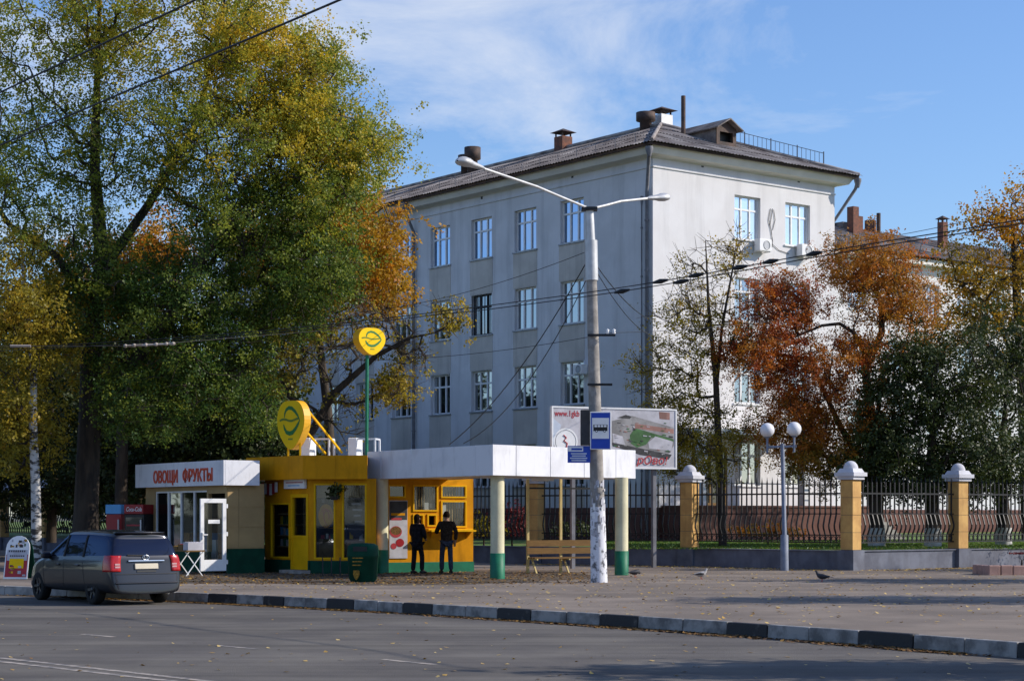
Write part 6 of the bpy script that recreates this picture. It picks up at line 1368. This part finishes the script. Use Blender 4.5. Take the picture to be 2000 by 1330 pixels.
# slender young tree against the lit wall
b_ = P(1412, 1050, 63.5); b_.z = .55
tree('slender_tree', 'slender thin leaved tree against the sunlit end wall', b_, [[(tuple(b_), .15), (tp(1405, 900, 63.5), .125), (tp(1398, 740, 63.5), .1), (tp(1384, 600, 63.5), .055), (tp(1378, 470, 63.5), .015)], [(tp(1399, 760, 63.5), .07), (tp(1410, 640, 63.3), .05), (tp(1432, 520, 63), .03), (tp(1440, 462, 63), .01)]],
     [lobe(1375, 560, 60, 100, 63.5, 1.3, 60, .5, 6), lobe(1430, 500, 26, 60, 63.2, .7, 22, .55, 10), lobe(1330, 660, 70, 90, 63.5, 1.3, 55, .4, 20), lobe(1440, 640, 40, 80, 63.5, 1.0, 26, .5, 14), lobe(1320, 790, 75, 80, 63.5, 1.3, 55, .35, 28), lobe(1300, 860, 60, 50, 63.5, 1.1, 28, .35, 34), lobe(1420, 850, 60, 70, 63.5, 1.1, 36, .4, 26), lobe(1360, 900, 80, 45, 63.5, 1.2, 34, .4, 36), lobe(1262, 710, 35, 30, 63.5, .7, 10, .45, 30)],
     3.2, .075, 'yellow_leaf', seed=31, max_r=.05, twigs=4, r_tip=.009, sigma=.3)
# rowan
b_ = P(1712, 1040, 64.5); b_.z = .55
tree('rowan_tree', 'crooked rowan with red and orange leaves before the rear wing', b_, [[(tuple(b_), .24), (tp(1715, 930, 64.5), .2), (tp(1700, 800, 64.5), .17), (tp(1690, 720, 64.5), .15), (tp(1722, 650, 64.3), .12), (tp(1722, 590, 64.3), .1), (tp(1700, 555, 64.3), .08), (tp(1690, 500, 64.3), .03)], [(tp(1697, 760, 64.5), .09), (tp(1688, 690, 64.1), .08), (tp(1668, 650, 63.8), .07), (tp(1640, 632, 63.6), .06), (tp(1605, 636, 63.4), .05), (tp(1560, 655, 63.2), .04), (tp(1470, 680, 63), .02)], [(tp(1712, 960, 64.5), .13), (tp(1640, 830, 63.8), .1), (tp(1580, 700, 63.4), .06), (tp(1500, 690, 63), .03)], [(tp(1714, 980, 64.4), .1), (tp(1600, 880, 63.5), .06), (tp(1480, 830, 63), .02)]],
     [lobe(1690, 520, 110, 50, 64, 1.8, 85, .42, 55), lobe(1730, 590, 90, 60, 64, 1.8, 60, .35, 50), lobe(1530, 600, 75, 60, 63.5, 1.6, 60, .82, 60), lobe(1480, 690, 80, 70, 63.2, 1.6, 65, .72, 55), lobe(1580, 730, 100, 80, 63.5, 1.8, 75, .7, 58), lobe(1640, 830, 110, 80, 63.8, 1.8, 75, .5, 62), lobe(1540, 830, 90, 60, 63.4, 1.5, 50, .5, 52), lobe(1600, 900, 80, 50, 63.4, 1.4, 40, .22, 60), lobe(1800, 640, 60, 70, 64.5, 1.4, 40, .3, 40), lobe(1690, 700, 60, 60, 63.5, 1.2, 34, .6, 50)],
     3.3, .085, 'rowan_leaf', seed=41, max_r=.07, twigs=2, r_tip=.01, sigma=.34, aspect=.55)
# dense dark green trees behind the bend of the fence
for k, (px, Yd, lobes_, lab) in enumerate((
        (1822, 62.5, [(1790, 760, 120, 90, 75), (1870, 730, 110, 80, 65), (1830, 860, 150, 80, 90), (1720, 880, 70, 60, 40), (1900, 900, 90, 60, 55), (1770, 690, 60, 40, 22), (1770, 940, 60, 34, 26), (1860, 940, 70, 34, 30)], 'dense dark green tree with limewashed trunk behind the iron fence'),
        (1712, 63.0, [(1720, 850, 60, 60, 30), (1700, 920, 50, 36, 22)], 'small dark tree with limewashed trunk beside the bend of the fence'),
        (1960, 64.5, [(1950, 780, 80, 120, 60), (1990, 900, 70, 60, 40), (1960, 660, 70, 60, 36), (1950, 945, 50, 30, 20)], 'dark green tree behind the block flowerbed'))):
    b_ = P(px, 1065, Yd); b_.z = .55
    tree('willow_tree', lab, b_, [[(tuple(b_), .3), (tp(px, 1010, Yd), .25), (tp(px - 6, 930, Yd), .2), (tp(px + 6, 760, Yd), .05)]], [lobe(x, y, rx, ry, Yd, 1.9, n, .26, 105) for x, y, rx, ry, n in lobes_], 1, .1, 'dark_leaf', seed=51 + k, max_r=.09, group='dark trees behind the bend of the fence', lime=(.7, .305), sigma=.36)
# big brownish tree at the edge of the picture
b_ = P(2010, 1060, 72); b_.z = .6
tree('autumn_tree', 'tall russet tree standing beyond the dark green trees', b_, [[(tuple(b_), .3), (tp(2000, 800, 72), .24), (tp(1985, 560, 72), .16), (tp(1975, 400, 72), .03)], [(tp(1996, 720, 72), .14), (tp(1935, 600, 71.6), .1), (tp(1880, 560, 71.3), .05)]],
     [lobe(1960, 600, 90, 110, 72, 2.4, 85, .3, 80), lobe(1890, 520, 50, 70, 71.6, 1.6, 40, .42, 55), lobe(1980, 430, 50, 80, 72, 1.8, 45, .7, 70), lobe(1880, 640, 60, 60, 71.5, 1.6, 40, .25, 45), lobe(2060, 520, 80, 140, 72, 2.4, 60, .4, 80), lobe(1920, 440, 36, 40, 71.6, 1.2, 16, .6, 45)], 1, .11, 'autumn_leaf', seed=61, max_r=.08)
b_ = P(2040, 1060, 75); b_.z = .6
tree('spruce_tree', 'dark conifer reaching into the contact wires beyond the flowerbed', b_, [[(tuple(b_), .25), (tp(2035, 800, 75), .2), (tp(2030, 430, 75), .02)]], [lobe(2030, 480, 55, 50, 75, 1.2, 40, .3, 110), lobe(2030, 600, 60, 80, 75, 1.5, 50, .3, 110), lobe(2035, 740, 90, 90, 75, 1.9, 60, .28, 100)], 1, .1, 'dark_leaf', seed=66, max_r=.06)
# street trees standing outside the picture whose shade crosses the pavement
for k, (x, y, h, lab) in enumerate(((17.5, 36.5, 8.5, 'street tree by the kerb whose shade falls across the pavement'), (20.0, 47.0, 8.0, 'street tree by the flowerbed shading the parapet'), (11.8, 22.2, 6.5, 'street tree on the verge shading the carriageway'), (27.5, 56.0, 9.0, 'tall street tree beyond the flowerbed'))):
    tree('street_tree', lab, (x, y, 0), [[((x, y, -.05), .2), ((x, y, h * .4), .16), ((x, y, h * .85), .04)]], [((x, y, h * .68), (h * .27, h * .2, h * .3), 110, .4, 70)], 1, .16, 'autumn_leaf', seed=71 + k, max_r=.07)
# unseen trees added behind the camera to darken what the glass mirrors
for k, x in enumerate((-34, -22, -10, 3, 15, 28)):
    y = -16 - (k % 2) * 5
    tree('reflected_tree', 'unseen tree added for dark reflections opposite the ' + ('parked car', 'vegetable kiosk', 'yellow kiosk', 'order kiosk', 'bus shelter', 'twin globe lamp')[k], (x, y, -.22), [[((x, y, -.25), .25), ((x, y, 4), .2), ((x, y, 10), .05)]], [((x, y, 4), (4.8, 3, 3.2), 70, .3, 50), ((x, y, 9), (4.2, 3, 4), 70, .4, 50)], 1, .42, 'dark_leaf', seed=160 + k, max_r=.09, group='trees added for dark reflections', sigma=.75)
# shrubs inside the fence
for k, (px, py, Yd, r_, hh, m_, lab) in enumerate(((945, 1040, 66.5, .75, 1.0, 'yellow_leaf', 'green shrub inside the fence beside the order kiosk'), (1000, 1025, 68, .8, 1.3, 'red_leaf', 'dark red shrub inside the fence behind the shelter column'), (1500, 1040, 66, 1.6, .7, 'rowan_leaf', 'low brown shrub before the red plinth'), (1120, 1040, 68, .8, .8, 'dark_leaf', 'dark low shrub behind the shelter bench'))):
    b_ = P(px, py, Yd); b_.z = .55
    tree('shrub', lab, b_, [[(tuple(b_), .04), ((b_.x, b_.y, .55 + hh * .5), .02)]], [((b_.x, b_.y, .6 + hh * .55), (r_, .6, hh * .55), 40, .35, 45)], 1, .09, m_, seed=81 + k, max_r=.02, cat='shrub', sigma=.16, step=.3, r_tip=.006)
# plants: hanging baskets on the yellow kiosk, flowers in the bed
for px, py, f_, lab in ((499, 955, F1, 'hanging plant basket at the corner of the yellow kiosk'), (656, 958, F2, 'hanging plant basket between the yellow kiosk windows')):
    u_, z_ = f_.uz(px, py); c = f_.p(u_, z_ - .15, .22)
    o = tree('hanging_basket', lab, (c.x, c.y, c.z - 1.0), [[((c.x, c.y, c.z - .12), .1), ((c.x, c.y, c.z + .02), .13)]], [((c.x, c.y, c.z + .12), (.26, .2, .2), 26, .3, 26)], 1, .06, 'dark_leaf', seed=91, max_r=.01, cat='plant', sigma=.07, step=.15, r_tip=.004)
    s = MB(); s.tube([c + Vector((0, 0, .02)), c + Vector((0, 0, .4)), f_.p(u_, z_ + .25, 0)], .01, 5); s.build('hanger', M['black_iron'], o)
tree('flower_plants', 'dark red bedding plants in the block flowerbed', fbd.matrix_basis @ Vector((.6, .3, .2)), [[(tuple(fbd.matrix_basis @ Vector((.6, .3, .2))), .03), (tuple(fbd.matrix_basis @ Vector((.6, .3, .4))), .02)]], [(tuple(fbd.matrix_basis @ Vector((.6, .3, .36))), (1.0, .4, .14), 50, .2, 34)], 1, .08, 'red_leaf', seed=95, max_r=.008, cat='flowers', sigma=.11, step=.2, r_tip=.005)

# small pennants by the hanging basket
pn = thing('pennant', 'small striped pennant flag fixed to the yellow kiosk corner', 'flag', F1.p(F1.u(522), 2.45, .06))
ua_, ub_ = F1.u(515), F1.u(546)
for k in range(6):
    s = MB(); a = ua_ + (ub_ - ua_) * k / 6; b = ua_ + (ub_ - ua_) * (k + 1) / 6; sagz = .12 * math.sin(math.pi * (k + .5) / 6)
    F1.box(s, a, b, 2.4 - sagz, 2.68 - sagz * .5, .07, .08); s.build('strip', M['sign_white'] if k % 2 else M['poster_red'], pn)

# ------------------------------------------------------------------ fallen leaves
def scatter(name, n, sampler, size, mname, z0, seed):
    rg = np.random.default_rng(seed); pts = np.array([sampler(rg) for _ in range(n)]); pts[:, 2] += z0 + rg.uniform(.003, .012, n)
    me = leaves_mesh(pts, size, rg.uniform(0, 1, n), rg, up=6.0, aspect=.75); o = put(name, me, M[mname]); return tag(o, kind='stuff')
leaf_mat('fallen_leaf', (0.26, 0.13, 0.03), (0.52, 0.32, 0.06), (0.68, 0.5, 0.18), .1)
leaf_mat('litter_leaf', (0.10, 0.05, 0.015), (0.2, 0.10, 0.025), (0.34, 0.19, 0.04), .1)
def on_pavement(rg):
    while True:
        px, py = rg.uniform(300, 2000), 1108 + 130 * rg.beta(1.1, 2.6); 
        if py < np.polyval(kc, px) - 2: p = G(px, py); return (p.x, p.y, 0)
def by_fence(rg):
    i = rg.integers(8, 12); t = rg.uniform(); a = pill[i].lerp(pill[i + 1], t); k = abs(rg.normal()) * .7 + .35; d = (pill[i + 1] - pill[i]).normalized(); return (a.x + d.y * k, a.y - d.x * k, 0)
def on_road(rg): p = G(rg.uniform(0, 2000), 1180 + 150 * rg.uniform(), ROAD_Z); return (p.x, p.y, ROAD_Z)
def in_gutter(rg):
    c = rg.choice([430, 520, 640, 700, 930, 1090, 1220, 1400, 1640, 1800, 300, 150]); px = rg.normal(c, 55); p = kerb_at(px); q = abs(rg.normal()) * .13 + .03; return (p.x - .66 * q, p.y - .75 * q, ROAD_Z)
def on_earth(rg): p = G(rg.uniform(340, 1180), rg.uniform(1117, 1141)); return (p.x, p.y, .004)
def on_lawn(rg):
    px = rg.uniform(900, 2000); Yd = rg.uniform(62, 74); return ((px - 1000) / F * Yd, Yd, .56)
scatter('fallen_leaves', 2300, on_pavement, .082, 'fallen_leaf', 0, 1); scatter('fallen_leaves', 1500, by_fence, .09, 'fallen_leaf', 0, 2); scatter('fallen_leaves', 240, on_road, .075, 'fallen_leaf', 0, 3)
scatter('leaf_litter', 8000, in_gutter, .08, 'litter_leaf', .006, 4); scatter('leaf_litter', 4200, on_earth, .08, 'litter_leaf', .004, 5)
# grass blades and leaves on the lawn just behind the parapet
rg_ = np.random.default_rng(5); n_ = 26000
gx = rg_.uniform(1180, 2050, n_); gy = rg_.uniform(60, 76, n_); cc = np.stack([(gx - 1000) / F * gy, gy, np.interp(gy, [56, 64, 76], [.52, .62, .63]) + .03], 1)
leaf_mat('grass_blade', (0.07, 0.15, 0.02), (0.13, 0.24, 0.03), (0.2, 0.17, 0.03), .3)
tag(put('grass', leaves_mesh(cc, .11, rg_.uniform(0, 1, n_) ** 1.5, rg_, up=.0, aspect=.25), M['grass_blade']), kind='stuff')
